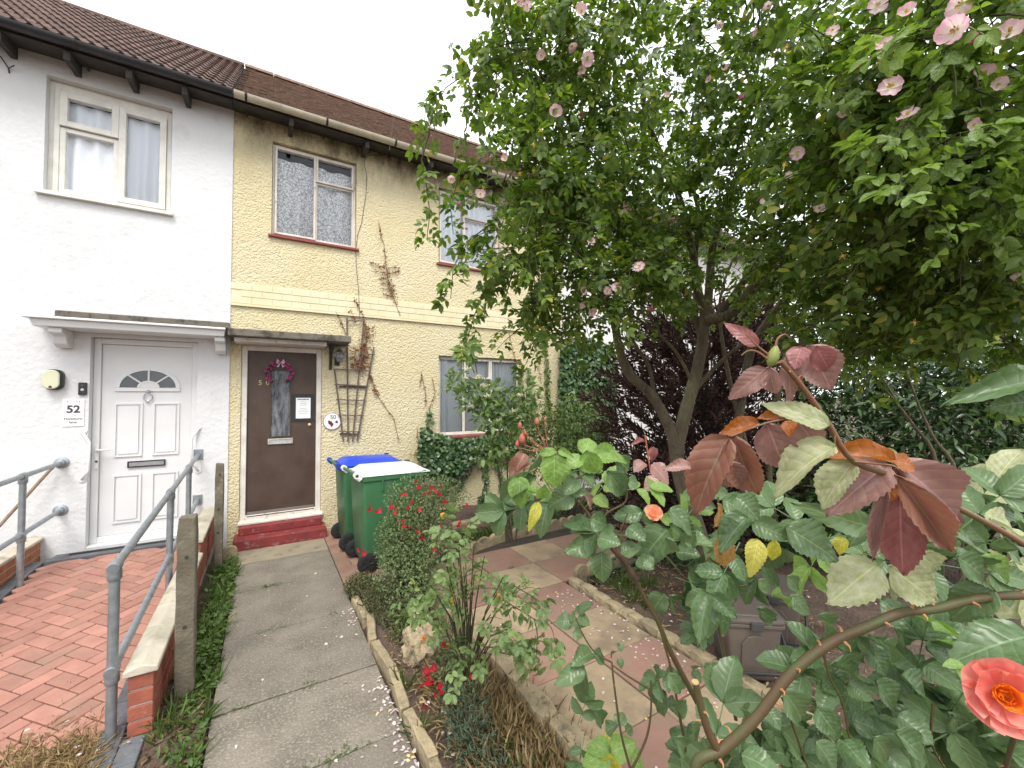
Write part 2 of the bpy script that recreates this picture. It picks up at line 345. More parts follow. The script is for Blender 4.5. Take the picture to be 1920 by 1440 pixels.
for i in range(-60, 60):
    for j in range(-60, 60):
        m4 = (i-j) % 4
        if m4 == 0: cx, cy, r = (i+1)*.1, (j+.5)*.1, 0
        elif m4 == 3: cx, cy, r = (i+.5)*.1, (j+1)*.1, PI/2
        else: continue
        X, Y = c45*(cx-cy)-1.2, c45*(cx+cy)+3.6
        if not (-1.83 < X < -.72 and 1.75 < Y < 5.80): continue
        if Y < 2.85 and X > -.76: continue
        sl_ = math.atan(.19/2.75) if 2.9 < Y < 5.65 else 0
        R_ = Matrix.Rotation(sl_, 3, 'X')@Matrix.Rotation(PI/4+r+rng.uniform(-.012, .012), 3, 'Z')
        place('paver', bm_, PAVR, rampo, (X, Y, rampz(Y)-.018+rng.uniform(-.002, .002)), R_); nblk += 1
gm = MB().box(-.048, .048, -.0965, .0965, -.025, .025).mesh('grey_block_mesh', bevel=.004)
for k in range(15):
    y = 2.95+.2*k
    if y < 5.8: place('edging_block', gm, GREYB, rampo, (-.665, y, rampz(y)-.010), (math.atan(.07) if y < 5.6 else 0, 0, rng.uniform(-.01, .01)))
    place('edging_block', gm, GREYB, rampo, (-1.865, y, rampz(y)-.010), (math.atan(.07) if y < 5.6 else 0, 0, rng.uniform(-.01, .01))) if y < 5.8 else None
for k in range(6):
    y = 2.83-.2*k
    for x in (-.665, -.565): place('edging_block', gm, GREYB, rampo, (x, y, -.012+rng.uniform(-.003, .003)), (0, 0, rng.uniform(-.015, .015)))
for k in range(7): place('edging_block', gm, GREYB, rampo, (-1.72+.2*k*.93, 5.835, .186), (0, 0, PI/2))
# drain at the threshold
dr = thing('drain_channel', (-1.15, 5.98, .19), 'black slotted drain grating across the white door threshold', 'drain')
MB().box(-1.82, -.62, 5.885, 6.118, .05, .178).build('channel', GREYB, dr)
q = MB(); q.box(-1.70, -.64, 5.905, 5.915, .18, .197); q.box(-1.70, -.64, 6.005, 6.015, .18, .197)
for k in range(54): x = -1.695+.0196*k; q.box(x, x+.009, 5.915, 6.005, .181, .196)
q.build('grating', BLKP, dr)

# ------------------------------------------------------------------ houses
def facade(b, x0, x1, z0, z1, Y, ops, rv=.13):
    xs = sorted({x0, x1, *[o[0] for o in ops], *[o[1] for o in ops]}); zs = sorted({z0, z1, *[o[2] for o in ops], *[o[3] for o in ops]})
    for xa, xb in zip(xs, xs[1:]):
        for za, zb in zip(zs, zs[1:]):
            xm, zm = (xa+xb)/2, (za+zb)/2
            if any(o[0] < xm < o[1] and o[2] < zm < o[3] for o in ops): continue
            b.add([(xa, Y, za), (xb, Y, za), (xb, Y, zb), (xa, Y, zb)], [(0, 1, 2, 3)])
    for (a, c, d, e) in ops:
        for q in ([(a, Y, d), (a, Y+rv, d), (a, Y+rv, e), (a, Y, e)], [(c, Y, d), (c, Y, e), (c, Y+rv, e), (c, Y+rv, d)], [(a, Y, e), (a, Y+rv, e), (c, Y+rv, e), (c, Y, e)], [(a, Y, d), (c, Y, d), (c, Y+rv, d), (a, Y+rv, d)]): b.add(q, [(0, 1, 2, 3)])
def house_body(b, x0, x1, z1, Y):
    b.add([(x0, Y, -.05), (x0, Y, z1), (x0, Y+5, z1), (x0, Y+5, -.05)], [(0, 1, 2, 3)]); b.add([(x1, Y, -.05), (x1, Y, z1), (x1, Y+5, z1), (x1, Y+5, -.05)], [(3, 2, 1, 0)])
    b.add([(x0, Y+5, -.05), (x1, Y+5, -.05), (x1, Y+5, z1), (x0, Y+5, z1)], [(3, 2, 1, 0)])
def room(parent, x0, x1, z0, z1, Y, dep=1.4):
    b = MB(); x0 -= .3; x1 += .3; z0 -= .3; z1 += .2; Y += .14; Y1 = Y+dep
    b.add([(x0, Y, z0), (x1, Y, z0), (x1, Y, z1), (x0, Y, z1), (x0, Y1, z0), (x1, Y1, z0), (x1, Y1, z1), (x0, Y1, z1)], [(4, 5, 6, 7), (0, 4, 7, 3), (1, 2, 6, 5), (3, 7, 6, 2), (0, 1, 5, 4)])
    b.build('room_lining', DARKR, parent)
def window(parent, x0, x1, z0, z1, Y, fw, cells, mat, sash=.035, label=None):
    """cells: (fx0,fx1,fz0,fz1,has_sash) fractions inside the outer frame"""
    wf = MB(); wf.frame(x0, x1, z0, z1, Y, Y+.06, fw)
    w = wf.build('window', mat, parent, bevel=.004)
    if label: w['label'] = label
    X0, X1, Z0, Z1 = x0+fw, x1-fw, z0+fw, z1-fw
    for (a, c, d, e, s) in cells:
        xa, xb, za, zb = X0+(X1-X0)*a, X0+(X1-X0)*c, Z0+(Z1-Z0)*d, Z0+(Z1-Z0)*e
        f = MB(); f.frame(xa+.001, xb-.001, za+.001, zb-.001, Y-(.022 if s else -.008), Y+.05, sash if s else sash*.75); f.build('sash', mat, w, bevel=.003)
        k = sash*.8
        MB().add([(xa+k, Y+.024, za+k), (xb-k, Y+.024, za+k), (xb-k, Y+.024, zb-k), (xa+k, Y+.024, zb-k)], [(0, 1, 2, 3)]).build('pane', GLASS, w)
    return w
def curtain(name, x0, x1, z0, z1, Y, mat, label, folds=9, amp=.022, sag=0, gap=None, group=None):
    n = 110; V = []; Fs = []; rows = 8; ph = rng.random()*6
    for j in range(rows+1):
        for i in range(n+1):
            u = i/n; x = x0+(x1-x0)*u; z = z0+(z1-z0)*j/rows
            y = Y+amp*(.35+.65*(1-j/rows*.5))*(math.sin(u*folds*2*PI+ph+.3*math.sin(j*.7))+.5*math.sin(u*folds*4.7+ph*2+j*.08))
            V.append((x, y, z))
    for j in range(rows):
        for i in range(n):
            if gap and gap[0] < (i+.5)/n < gap[1]: continue
            Fs.append((j*(n+1)+i, j*(n+1)+i+1, (j+1)*(n+1)+i+1, (j+1)*(n+1)+i))
    b = MB(); b.add(V, Fs); return tag(b.build(name, mat, smooth=True), label, 'curtain', group)
EY, EZ, RY, RZ = D-.36, 5.36, 8.62, 7.65          # eaves and ridge lines
SL = math.hypot(RY-EY, RZ-EZ); SU = np.array([0, (RY-EY)/SL, (RZ-EZ)/SL]); SN = np.array([0, -(RZ-EZ)/SL, (RY-EY)/SL])
def roof_base(parent, x0, x1):
    b = MB(); O = np.array([0, EY, EZ]); th = .05
    A = [O+np.array([x, 0, 0])+SU*s_-SN*(th*k) for k in (1, 0) for x, s_ in ((x0, 0), (x1, 0), (x1, SL), (x0, SL))]
    b.add(A, [(3, 2, 1, 0), (4, 5, 6, 7), (0, 1, 5, 4), (1, 2, 6, 5), (2, 3, 7, 6), (3, 0, 4, 7)])
    b.add([(x0, RY, RZ), (x1, RY, RZ), (x1, RY+3.0, RZ-2.35), (x0, RY+3.0, RZ-2.35)], [(0, 1, 2, 3)])
    for x in (x0, x1): b.add([(x, EY+.4, EZ), (x, RY, RZ-.06), (x, RY+2.9, EZ)], [(0, 1, 2)])
    return b.build('roof', DARKW, parent)
def halfpipe(b, x0, x1, Y, Z, r=.058, th=.006, n=10):
    po = [(r*math.cos(PI+PI*k/n), r*math.sin(PI+PI*k/n)) for k in range(n+1)]; pi_ = [((r-th)*math.cos(2*PI-PI*k/n), (r-th)*math.sin(2*PI-PI*k/n)) for k in range(n+1)]
    b.prism(po+pi_, ((x0, Y, Z), (0, 1, 0), (0, 0, 1), (1, 0, 0)), x1-x0)
def gutter(parent, x0, x1, mat, bracket):
    b = MB(); halfpipe(b, x0, x1, EY-.035, EZ-.0); gt = b.build('gutter', mat, parent); smooth_angle(gt)
    xk = np.arange(x0+.12, x1, .88)
    for x in xk:
        q = MB(); halfpipe(q, x-.012, x+.012, EY-.035, EZ, .064, .005); q.box(x-.008, x+.008, EY+.02, D-.02, EZ-.035, EZ-.02); q.build('bracket', bracket, gt)
def rafters(parent, x0, x1, step=.44, off=.2):
    x = x0+off
    while x < x1:
        b = MB(); b.prism([(EY+.03, EZ-.07), (D+.05, EZ+.02), (D+.05, EZ-.12), (EY+.03, EZ-.16)], ((x-.025, 0, 0), (0, 1, 0), (0, 0, 1), (1, 0, 0)), .05); b.build('rafter_end', DARKW, parent); x += step
def soffit(parent, x0, x1):
    b = MB(); O = np.array([0, EY+.02, EZ-.045]); b.prism([(EY+.03, EZ-.048), (D+.1, EZ+.04), (D+.1, EZ+.025), (EY+.03, EZ-.062)], ((x0, 0, 0), (0, 1, 0), (0, 0, 1), (1, 0, 0)), x1-x0); b.build('soffit_boards', DARKW, parent)

# ---- number 52, white
JX = -.375
wh = thing('terraced_house', (-3.2, D, 0), 'white rendered terraced house at the left edge with white panelled door', 'house', 'terraced houses in the row')
WY = D-.014
OW1 = (-2.0, -.97, 3.93, 5.17); OD1 = (-1.61, -.69, .19, 2.45)
b = MB(); facade(b, -6.2, JX, -.05, 5.46, WY, [OW1, OD1], .15); house_body(b, -6.2, JX, 5.46, WY); b.build('wall', WHT, wh)
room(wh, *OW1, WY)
r1 = roof_base(wh, -6.2, JX-.002)
n = 16; prof = []
for k in range(n+1):
    x = .22*k/n; ph = (x/.11) % 1
    prof.append((x, .021*max(0, math.sin(ph*2*PI-.6)) + .004))
tl = MB(); TL, th = .31, .012
ring = []
for (s0, lift) in ((0, .026), (TL, .004)):
    ring.append([(x-.11, s0, z+lift) for x, z in prof]+[(x-.11, s0, z+lift-th) for x, z in reversed(prof)])
m2 = len(ring[0]); V = ring[0]+ring[1]
tl.add(V, [(i, (i+1) % m2, m2+(i+1) % m2, m2+i) for i in range(m2)]+[tuple(range(m2-1, -1, -1))])
tmesh = tl.mesh('roof_tile_mesh')
Rr = Matrix(((1, 0, 0), (0, SU[1], SN[1]), (0, SU[2], SN[2])))
rows = 15; ex = SL/rows
for j in range(rows):
    for i in range(20 if j < 10 else 19):
        x = JX-.115-.22*i
        p = np.array([x, EY-.03, EZ])+SU*(ex*j)+SN*.006
        place('roof_tile', tmesh, TILE_W, r1, p, Rr@Matrix.Rotation(rng.uniform(-.008, .008), 3, 'Z'))
def ridge(parent, x0, x1, mat):
    pm = MB(); po = [(.12*math.cos(PI*k/8), .10*math.sin(PI*k/8)) for k in range(9)]; pi_ = [(.10*math.cos(PI-PI*k/8), .08*math.sin(PI-PI*k/8)) for k in range(9)]
    pm.prism(po+pi_, ((0, 0, 0), (0, 1, 0), (0, 0, 1), (1, 0, 0)), .44); me = pm.mesh('ridge_tile_mesh')
    x = x0
    while x < x1-.1: place('ridge_tile', me, mat, parent, (x, RY, RZ-.02), (0, 0, rng.uniform(-.01, .01))); x += .445
ridge(r1, JX-.01-.445*11, JX-.02, TILE_W)
gutter(wh, -6.2, JX+.01, BLKP, BLKP); rafters(wh, -4.6, JX-.1, .47, .02); soffit(wh, -6.2, JX-.003)
Yw = WY+.075
window(wh, OW1[0]+.04, OW1[1]-.012, OW1[2]+.005, OW1[3]-.06, Yw, .045, [(0, .53, .66, 1, True), (0, .53, 0, .655, False), (.53, 1, 0, 1, True)], UPVCO, .06)
MB().box(OW1[0]-.05, OW1[1]+.03, WY-.05, WY+.08, OW1[2]-.035, OW1[2]+.004).build('window_sill', UPVCO, wh, bevel=.004)
MB().box(OW1[0]+.001, OW1[0]+.04, WY+.09, WY+.14, OW1[2]+.005, OW1[3]-.003).build('window_packer', UPVCO, wh)
MB().box(OW1[0]+.04, OW1[1]-.001, WY+.09, WY+.14, OW1[3]-.059, OW1[3]-.003).build('window_packer', UPVCO, wh)
curtain('net_curtain', OW1[0]+.02, OW1[1]-.02, OW1[2], OW1[3]-.15, WY+.165, CURT, 'pale net curtain behind the upstairs window of the white house', 7, .02)
# white door
Yd = WY+.12
dw = MB(); dw.frame(OD1[0]+.002, OD1[1]-.002, .215, OD1[3]-.004, Yd-.02, Yd+.06, .06); dw.box(OD1[0]+.063, OD1[1]-.063, Yd+.010, Yd+.05, .277, OD1[3]-.066)
d1 = dw.build('door', UPVC, wh, bevel=.004); d1['label'] = 'white panelled front door with a fanlight'
MB().box(OD1[0]-.0, OD1[1], WY+.005, WY+.19, .192, .214).build('threshold', UPVC, wh, bevel=.004)
dx0, dx1 = OD1[0]+.066, OD1[1]-.066
def ringpanel(x0, x1, z0, z1, nm='panel'):
    q = MB(); q.frame(x0, x1, z0, z1, Yd-.006, Yd+.012, .016); q.taper(x0+.032, x1-.032, Yd+.012, Yd+.0121, z0+.032, x0+.032, x1-.032, Yd+.012, Yd+.0121, z1-.032)
    q.box(x0+.034, x1-.034, Yd-.004, Yd+.0119, z0+.034, z1-.034); q.build(nm, UPVC, d1, bevel=.003)
cxd = (dx0+dx1)/2; hw = (dx1-dx0)/2
for sx in (-1, 1):
    a, c = (cxd-.285, cxd-.045) if sx < 0 else (cxd+.045, cxd+.285)
    ringpanel(a, c, 1.13, 1.73); ringpanel(a, c, .40, .93)
fz = 1.905; FR = .235
def arc(r, a0, a1, n=14): return [(cxd+r*math.cos(a0+(a1-a0)*k/n), fz+r*.80*math.sin(a0+(a1-a0)*k/n)) for k in range(n+1)]
frm = ((0, Yd-.009, 0), (1, 0, 0), (0, 0, 1), (0, 1, 0))
q = MB(); q.prism(arc(FR+.05, 0, PI, 24)+arc(FR+.012, PI, 0, 24), frm, .02)
q.prism([(cxd-FR-.05, fz-.04), (cxd+FR+.05, fz-.04), (cxd+FR+.05, fz-.002), (cxd-FR-.05, fz-.002)], frm, .02)
for k in (1, 2, 3):
    a = PI*k/4; u = (math.cos(a), math.sin(a)); nrm = (-u[1]*.008, u[0]*.008)
    q.prism([(cxd+u[0]*.09+nrm[0], fz+u[1]*.072+nrm[1]), (cxd+u[0]*.09-nrm[0], fz+u[1]*.072-nrm[1]), (cxd+u[0]*(FR+.02)-nrm[0], fz+u[1]*.8*(FR+.02)-nrm[1]), (cxd+u[0]*(FR+.02)+nrm[0], fz+u[1]*.8*(FR+.02)+nrm[1])], ((0, Yd-.0075, 0), (1, 0, 0), (0, 0, 1), (0, 1, 0)), .017)
q.prism(arc(.10, 0, PI, 12)+arc(.075, PI, 0, 12), ((0, Yd-.0085, 0), (1, 0, 0), (0, 0, 1), (0, 1, 0)), .019)
q.prism(arc(.075, 0, PI, 12), ((0, Yd-.005, 0), (1, 0, 0), (0, 0, 1), (0, 1, 0)), .0149)
q.build('fanlight_bars', UPVC, d1)
DG = M('dark_door_glass', (.025, .03, .032), (.04, .045, .048), .06, 12, spec=.8)
for k in range(4):
    q = MB(); q.prism(arc(FR+.011, PI*k/4+.02, PI*(k+1)/4-.02, 8)+arc(.101, PI*(k+1)/4-.02, PI*k/4+.02, 6), ((0, Yd+.004, 0), (1, 0, 0), (0, 0, 1), (0, 1, 0)), .004); q.build('fanlight_pane', DG, d1)
q = MB(); q.lathe([(.0, 0), (.016, .001), (.02, .012), (.006, .03)], (cxd, Yd-.004, 1.86), (0, -1, 0), 12); q.tube([(cxd+.038*math.sin(a), Yd-.014, 1.80+.045*math.cos(a)) for a in np.linspace(.5, 2*PI-.5, 14)], .007, 6); q.lathe([(.001, 0), (.012, .002), (.012, .012), (.002, .018)], (cxd, Yd-.006, 1.745), (0, -1, 0), 10); q.box(cxd-.012, cxd+.012, Yd-.008, Yd+.01, 1.86, 1.90); q.build('knocker', CHROME, d1, smooth=False)
q = MB(); q.frame(cxd-.165, cxd+.165, 1.005, 1.075, Yd-.012, Yd+.012, .012); lb = q.build('letterbox', BLKP, d1); MB().box(cxd-.152, cxd+.152, Yd-.006, Yd+.0118, 1.018, 1.062).build('flap', CHROME, lb)
hx = OD1[0]+.048
q = MB(); q.box(hx-.016, hx+.016, Yd-.034, Yd-.021, 1.02, 1.27); q.tube([(hx, Yd-.022, 1.225), (hx, Yd-.065, 1.225), (hx+.11, Yd-.065, 1.222)], [.011, .011, .009], 8); q.build('handle', UPVC, d1, bevel=.003)
MB().lathe([(.012, 0), (.012, .006)], (hx, Yd-.033, 1.10), (0, -1, 0), 12).build('keyhole', INK, d1)
# canopy of 52 with corbels
q = MB(); q.taper(-1.93, -.41, D-.36, D-.016, 2.49, -1.95, -.40, D-.38, D-.016, 2.56); q.box(-1.985, -.395, D-.41, D-.0155, 2.56, 2.585)
cn = q.build('canopy', UPVC, wh, bevel=.006); cn['label'] = 'white door canopy with a dark felt top'
MB().taper(-1.86, JX-.005, D-.385, D-.0165, 2.586, -1.84, JX-.006, D-.10, D-.0165, 2.63).build('felt_top', DARKW, cn); MB().box(-1.875, JX-.004, D-.06, D-.017, 2.60, 2.70).build('felt_upstand', CONC, cn, bevel=.008)
for x in (-1.84, -.505):
    q = MB(); q.prism([(0, 0), (-.30, 0), (-.30, -.05), (-.20, -.07), (-.17, -.15), (-.10, -.18), (0, -.18)], ((x, D-.0155, 2.489), (0, 1, 0), (0, 0, 1), (1, 0, 0)), .10); q.build('corbel', UPVC, cn, bevel=.006)
# grab rails beside the white door
for x, y, lab, s in ((-1.645, D-.02, 'white bent grab rail left of the white panelled door', 1), (-.665, D-.02, 'white bent grab rail right of the white panelled door', -1)):
    gr = thing('grab_rail', (x, y, 1.0), lab, 'grab rail')
    q = MB(); q.tube([(x, y+.005, .93), (x+.0*s, y-.01, .94), (x+.06*s, y-.045, 1.02), (x+.06*s, y-.045, 1.32), (x, y-.01, 1.42), (x, y+.005, 1.43)], .013, 8); q.build('bar', UPVC, gr, smooth=True)
    for z in (.925, 1.435): MB().lathe([(.03, 0), (.03, .005), (.02, .009)], (x, y+.004, z), (0, -1, 0), 14).build('mounting_plate', UPVC, gr)
# wall lamp, doorbell, number plate
lp = thing('wall_lamp', (-1.87, D-.02, 1.98), 'cream oval bulkhead lamp on the white wall above the 52 sign', 'lamp')
def rrect(hw_, hh, r, n=6):
    P = []
    for cx, cy, a0 in ((hw_-r, hh-r, 0), (-hw_+r, hh-r, PI/2), (-hw_+r, -hh+r, PI), (hw_-r, -hh+r, 1.5*PI)):
        P += [(cx+r*math.cos(a0+PI/2*k/n), cy+r*math.sin(a0+PI/2*k/n)) for k in range(n+1)]
    return P
lc = onY(101, 712, WY)
MB().prism(rrect(.072, .105, .06), ((lc[0]+.012, WY-.07, lc[2]), (1, 0, 0), (0, 0, 1), (0, 1, 0)), .0695).build('base', BLKP, lp, bevel=.008)
MB().prism(rrect(.064, .097, .055), ((lc[0]+.002, WY-.088, lc[2]), (1, 0, 0), (0, 0, 1), (0, 1, 0)), .0175).build('cover', CREAMP, lp, bevel=.008)
MB().lathe([(.012, 0), (.012, .004)], (lc[0]+.002, WY-.088, lc[2]-.075), (0, -1, 0), 12).build('sensor', INK, lp)
bc = onY(156, 729, WY); db = thing('doorbell', tuple(bc), 'small black video doorbell on the white wall', 'doorbell')
MB().prism(rrect(.032, .066, .008), ((bc[0], WY-.026, bc[2]), (1, 0, 0), (0, 0, 1), (0, 1, 0)), .0255).build('body', BLKP, db, bevel=.003)
MB().lathe([(.014, 0), (.014, .004), (.009, .005)], (bc[0], WY-.0255, bc[2]-.012), (0, -1, 0), 14).build('button', CHROME, db)
MB().lathe([(.009, 0), (.009, .003)], (bc[0], WY-.0255, bc[2]+.036), (0, -1, 0), 12).build('lens', DG, db)
def text(s_, size, loc, mat, parent, name='lettering', bold=0, rot=(PI/2, 0, 0)):
    cu_ = bpy.data.curves.new(name, 'FONT'); cu_.body = s_; cu_.size = size; cu_.align_x = 'CENTER'; cu_.align_y = 'CENTER'; cu_.extrude = .0008; cu_.offset = bold
    to = bpy.data.objects.new('tmp', cu_); COL.objects.link(to); bpy.context.view_layer.update()
    me = bpy.data.meshes.new_from_object(to.evaluated_get(bpy.context.evaluated_depsgraph_get())); bpy.data.objects.remove(to); me.materials.clear()
    return place(name, me, mat, parent, loc, rot)
pc = onY(138, 774, WY); pw, phh = .083, .143
sg = thing('number_sign', tuple(pc), 'white house sign reading 52 beside the white door', 'sign')
MB().box(pc[0]-pw, pc[0]+pw, WY-.008, WY-.001, pc[2]-phh, pc[2]+phh).build('plate', PAPER, sg, bevel=.002)
text('52', .105, (pc[0], WY-.0095, pc[2]+.035), INK, sg, bold=.003)
text('Howbury', .036, (pc[0], WY-.0095, pc[2]-.062), INK, sg); text('lane', .036, (pc[0], WY-.0095, pc[2]-.098), INK, sg)
MB().box(pc[0]-.05, pc[0]+.05, WY-.0095, WY-.0079, pc[2]-.024, pc[2]-.0225).build('rule_line', INK, sg)
for sx in (-1, 1): MB().lathe([(.005, 0), (.004, .003)], (pc[0]+sx*.045, WY-.008, pc[2]+.118), (0, -1, 0), 8).build('screw', INK, sg)

# ---- number 50, yellow
yh = thing('terraced_house', (2.2, D, 0), 'yellow roughcast terraced house with brown front door', 'house', 'terraced houses in the row')
HX1 = 4.72
OA = (.045, 1.085, 3.885, 5.12); OB = (2.315, 3.42, 3.885, 5.10); OC = (2.32, 3.84, 1.165, 2.435); OE = (-.257, .66, .25, 2.445)
b = MB(); facade(b, JX+.001, HX1, -.05, 5.46, D, [OA, OB, OC, OE], .13); house_body(b, JX+.001, HX1, 5.46, D); wy_ = b.build('wall', YEL, yh)
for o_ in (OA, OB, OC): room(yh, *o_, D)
# painted brick band
bb = MB(); bb.box(JX+.002, HX1, D-.010, D+.002, 2.955, 3.212); bd_ = bb.build('brick_band', YELB, yh)
brm = MB().box(-.1085, .1085, -.008, .008, -.0385, .0385).mesh('band_brick_mesh', bevel=.003)
for j in range(3):
    x = JX+.11+(.11 if j % 2 else 0)
    while x < HX1-.1: place('brick', brm, YELB, bd_, (x, D-.0095, 2.998+.0845*j)); x += .2215
MB().box(JX+.003, HX1, D-.03, D+.002, 2.925, 2.953).build('band_ledge', YELB, bd_)
r2 = roof_base(yh, JX+.002, HX1)
V = []; T = []; gw, gg = .168, .1; tb = MB()
nr = int(SL/gg)
for j in range(nr+1):
    nx = int((HX1-JX)/gw)+1
    for i in range(nx):
        x = JX+.01+gw*i+(gw/2 if j % 2 else 0); x2 = min(x+gw-.006, HX1)
        if x2-x < .03: continue
        s0 = gg*j-.03+rng.uniform(-.004, .004); s1 = min(s0+.17, SL); l0, l1 = .034+rng.uniform(-.003, .007), .012
        O = np.array([0, EY, EZ]); P = []
        for (xx, ss, ll) in ((x, s0, l0-.013), (x2, s0, l0-.013), (x2, s1, l1-.012), (x, s1, l1-.012), (x, s0, l0), (x2, s0, l0+rng.uniform(-.002, .003)), (x2, s1, l1), (x, s1, l1)): P.append(O+np.array([xx, 0, 0])+SU*ss+SN*ll)
        tb.add(P, [(4, 5, 6, 7), (0, 1, 5, 4), (1, 2, 6, 5), (3, 0, 4, 7)])
tag(place('roof_tiles', tb.mesh('roof_tiles'), TILE_Y, r2), 'weathered plain brown roof tiles', kind='stuff')
ridge(r2, JX, HX1, TILE_Y)
gutter(yh, JX+.02, HX1, GUTC, BLKP); rafters(yh, JX, HX1, .92, .62); soffit(yh, JX+.003, HX1)
def wwin(o_, cells, fw=.028, sash=.026):
    window(yh, o_[0]+.004, o_[1]-.004, o_[2]+.012, o_[3]-.006, D+.06, fw, cells, OLDW, sash)
    MB().prism([(D-.045, -.03), (D-.045, .0), (D+.06, .012), (D+.06, -.03)], ((o_[0]-.035, 0, o_[2]), (0, 1, 0), (0, 0, 1), (1, 0, 0)), o_[1]-o_[0]+.07).build('window_sill', SILLR, yh, bevel=.003)
wwin(OA, [(0, .5, 0, 1, True), (.5, 1, .70, 1, True), (.5, 1, 0, .70, False)])
wwin(OB, [(0, .42, 0, 1, True), (.42, 1, .7, 1, True), (.42, 1, 0, .70, False)])
wwin(OC, [(0, .29, 0, 1, False), (.29, .62, .73, 1, True), (.29, .62, 0, .73, False), (.62, 1, 0, 1, True)])
curtain('lace_curtain', OA[0]+.02, OA[1]-.02, OA[2], OA[3]-.14, D+.15, LACE, 'floral lace curtain behind the upstairs window above the brown door', 4, .03)
curtain('net_curtain', OB[0]+.01, OB[1]-.02, OB[2], OB[3]-.02, D+.14, CURT, 'white pleated curtain behind the half-hidden upstairs window', 13, .02)
curtain('net_curtain', OC[0]+.01, OC[0]+.2, OC[2], OC[3]-.02, D+.12, CURT, 'narrow white curtain gathered at the left of the downstairs window', 5, .02)
curtain('net_curtain', OC[0]+.02, OC[1]-.5, OC[2], OC[3]-.02, D+.16, CURT, 'plain pale blind-like net across the middle of the downstairs window', 2, .012)
curtain('net_curtain', OC[1]-.52, OC[1]-.01, OC[2], OC[3]-.02, D+.135, CURT, 'white pleated curtain at the right of the downstairs window', 8, .02)
# brown door
q = MB(); q.frame(OE[0]+.003, OE[1]-.003, .262, OE[3]-.003, D+.02, D+.11, .062); q.box(OE[0]+.003, OE[1]-.003, D-.03, D+.12, .252, .2615)
fr_ = q.build('door_frame', OLDW, yh, bevel=.004)
MB().prism([(D-.05, .225), (D-.05, .25), (D+.05, .275), (D+.13, .275), (D+.13, .225)], ((OE[0]-.01, 0, 0), (0, 1, 0), (0, 0, 1), (1, 0, 0)), OE[1]-OE[0]+.03).build('threshold', OLDW, yh, bevel=.004)
dx0, dx1 = OE[0]+.068, OE[1]-.068; Yb = D+.055
gx0, gx1 = onY(509, 700, Yb)[0], onY(545, 700, Yb)[0]; gz0, gz1 = onY(525, 818, Yb)[2], onY(525, 695, Yb)[2]
q = MB(); zt = OE[3]-.068
for (a, c, d, e) in ((dx0, gx0, .282, zt), (gx1, dx1, .282, zt), (gx0, gx1, .282, gz0), (gx0, gx1, gz1, zt)): q.add([(a, Yb, d), (c, Yb, d), (c, Yb, e), (a, Yb, e)], [(0, 1, 2, 3)])
q.box(dx0, dx1, Yb+.04, Yb+.045, .282, zt)
for (a, c, d, e) in ((gx0, gx0+.002, gz0, gz1), (gx1-.002, gx1, gz0, gz1), (gx0, gx1, gz0, gz0+.002), (gx0, gx1, gz1-.002, gz1)): q.box(a, c, Yb+.0005, Yb+.04, d, e)
d2 = q.build('door', BROWN, yh); d2['label'] = 'worn brown flush front door with a narrow glass strip'
q = MB(); q.prism([(Yb-.035, 0), (Yb-.035, .015), (Yb-.0005, .06), (Yb-.0005, 0)], ((dx0+.01, 0, .300), (0, 1, 0), (0, 0, 1), (1, 0, 0)), dx1-dx0-.02); q.build('weather_bar', BROWN, d2, bevel=.003)
def obscure():
    m, t, b, out = nodes('obscure_glass'); p = pos(t, (1, 1, .35)); h = noise(t, p, 38, 3, .6, .8)
    t.links.new(ramp(t, noise(t, pos(t, (1, 1, .25)), 24, 3), .35, .7, (.035, .04, .045, 1), (.20, .21, .22, 1)), b.inputs['Base Color']); b.inputs['Roughness'].default_value = .12; bump(t, b, h, .9, .01); return m
MB().box(gx0+.002, gx1-.002, Yb+.012, Yb+.018, gz0+.002, gz1-.002).build('glass_strip', obscure(), d2)
q = MB(); q.frame(gx0-.012, gx1+.012, gz0-.012, gz1+.012, Yb-.008, Yb-.0005, .012); q.build('glazing_bead', BROWN, d2)
lz = onY(525, 827, Yb)[2]; lx0, lx1 = onY(502, 827, Yb)[0], onY(549, 827, Yb)[0]
q = MB(); q.frame(lx0, lx1, lz-.036, lz+.036, Yb-.016, Yb-.0005, .018); l2 = q.build('letterbox', ALU, d2, bevel=.002); MB().box(lx0+.019, lx1-.019, Yb-.011, Yb-.0006, lz-.017, lz+.017).build('flap', ALU, l2)
kp = onY(582, 797, Yb); q = MB(); q.lathe([(.024, 0), (.024, .006), (.014, .012), (.013, .026), (.004, .03)], (kp[0]-.01, Yb-.0005, kp[2]), (0, -1, 0), 16); q.build('lock', BRASS, d2, smooth=False)
np_ = onY(493, 718, Yb); text('5', .085, (np_[0]-.03, Yb-.004, np_[2]), BRASS, d2, 'number', .001); text('0', .085, (np_[0]+.052, Yb-.004, np_[2]), BRASS, d2, 'number', .001)
# notice
a_, c_ = onY(547, 739, Yb-.01), onY(589, 789, Yb-.01)
nb = thing('notice_board', tuple((a_+c_)/2), 'black board with a white printed notice fixed to the brown door', 'notice')
MB().box(a_[0], min(c_[0], dx1-.004), Yb-.010, Yb-.001, c_[2], a_[2]).build('board', BLKP, nb)
a2, c2 = onY(555, 746, Yb-.01), onY(582, 784, Yb-.01)
MB().box(a2[0], c2[0], Yb-.0125, Yb-.0105, c2[2], a2[2]).build('paper', PAPER, nb)
w_ = c2[0]-a2[0]; xm = (a2[0]+c2[0])/2
q = MB()
for k in range(9): q.box(xm-.40*w_+.09*w_*k, xm-.40*w_+.09*w_*k+.062*w_, Yb-.0133, Yb-.0126, a2[2]-.028, a2[2]-.012)
q.build('heading', INK, nb)
q = MB(); GI = M('grey_print', (.4, .4, .4), (.35, .35, .35), .9)
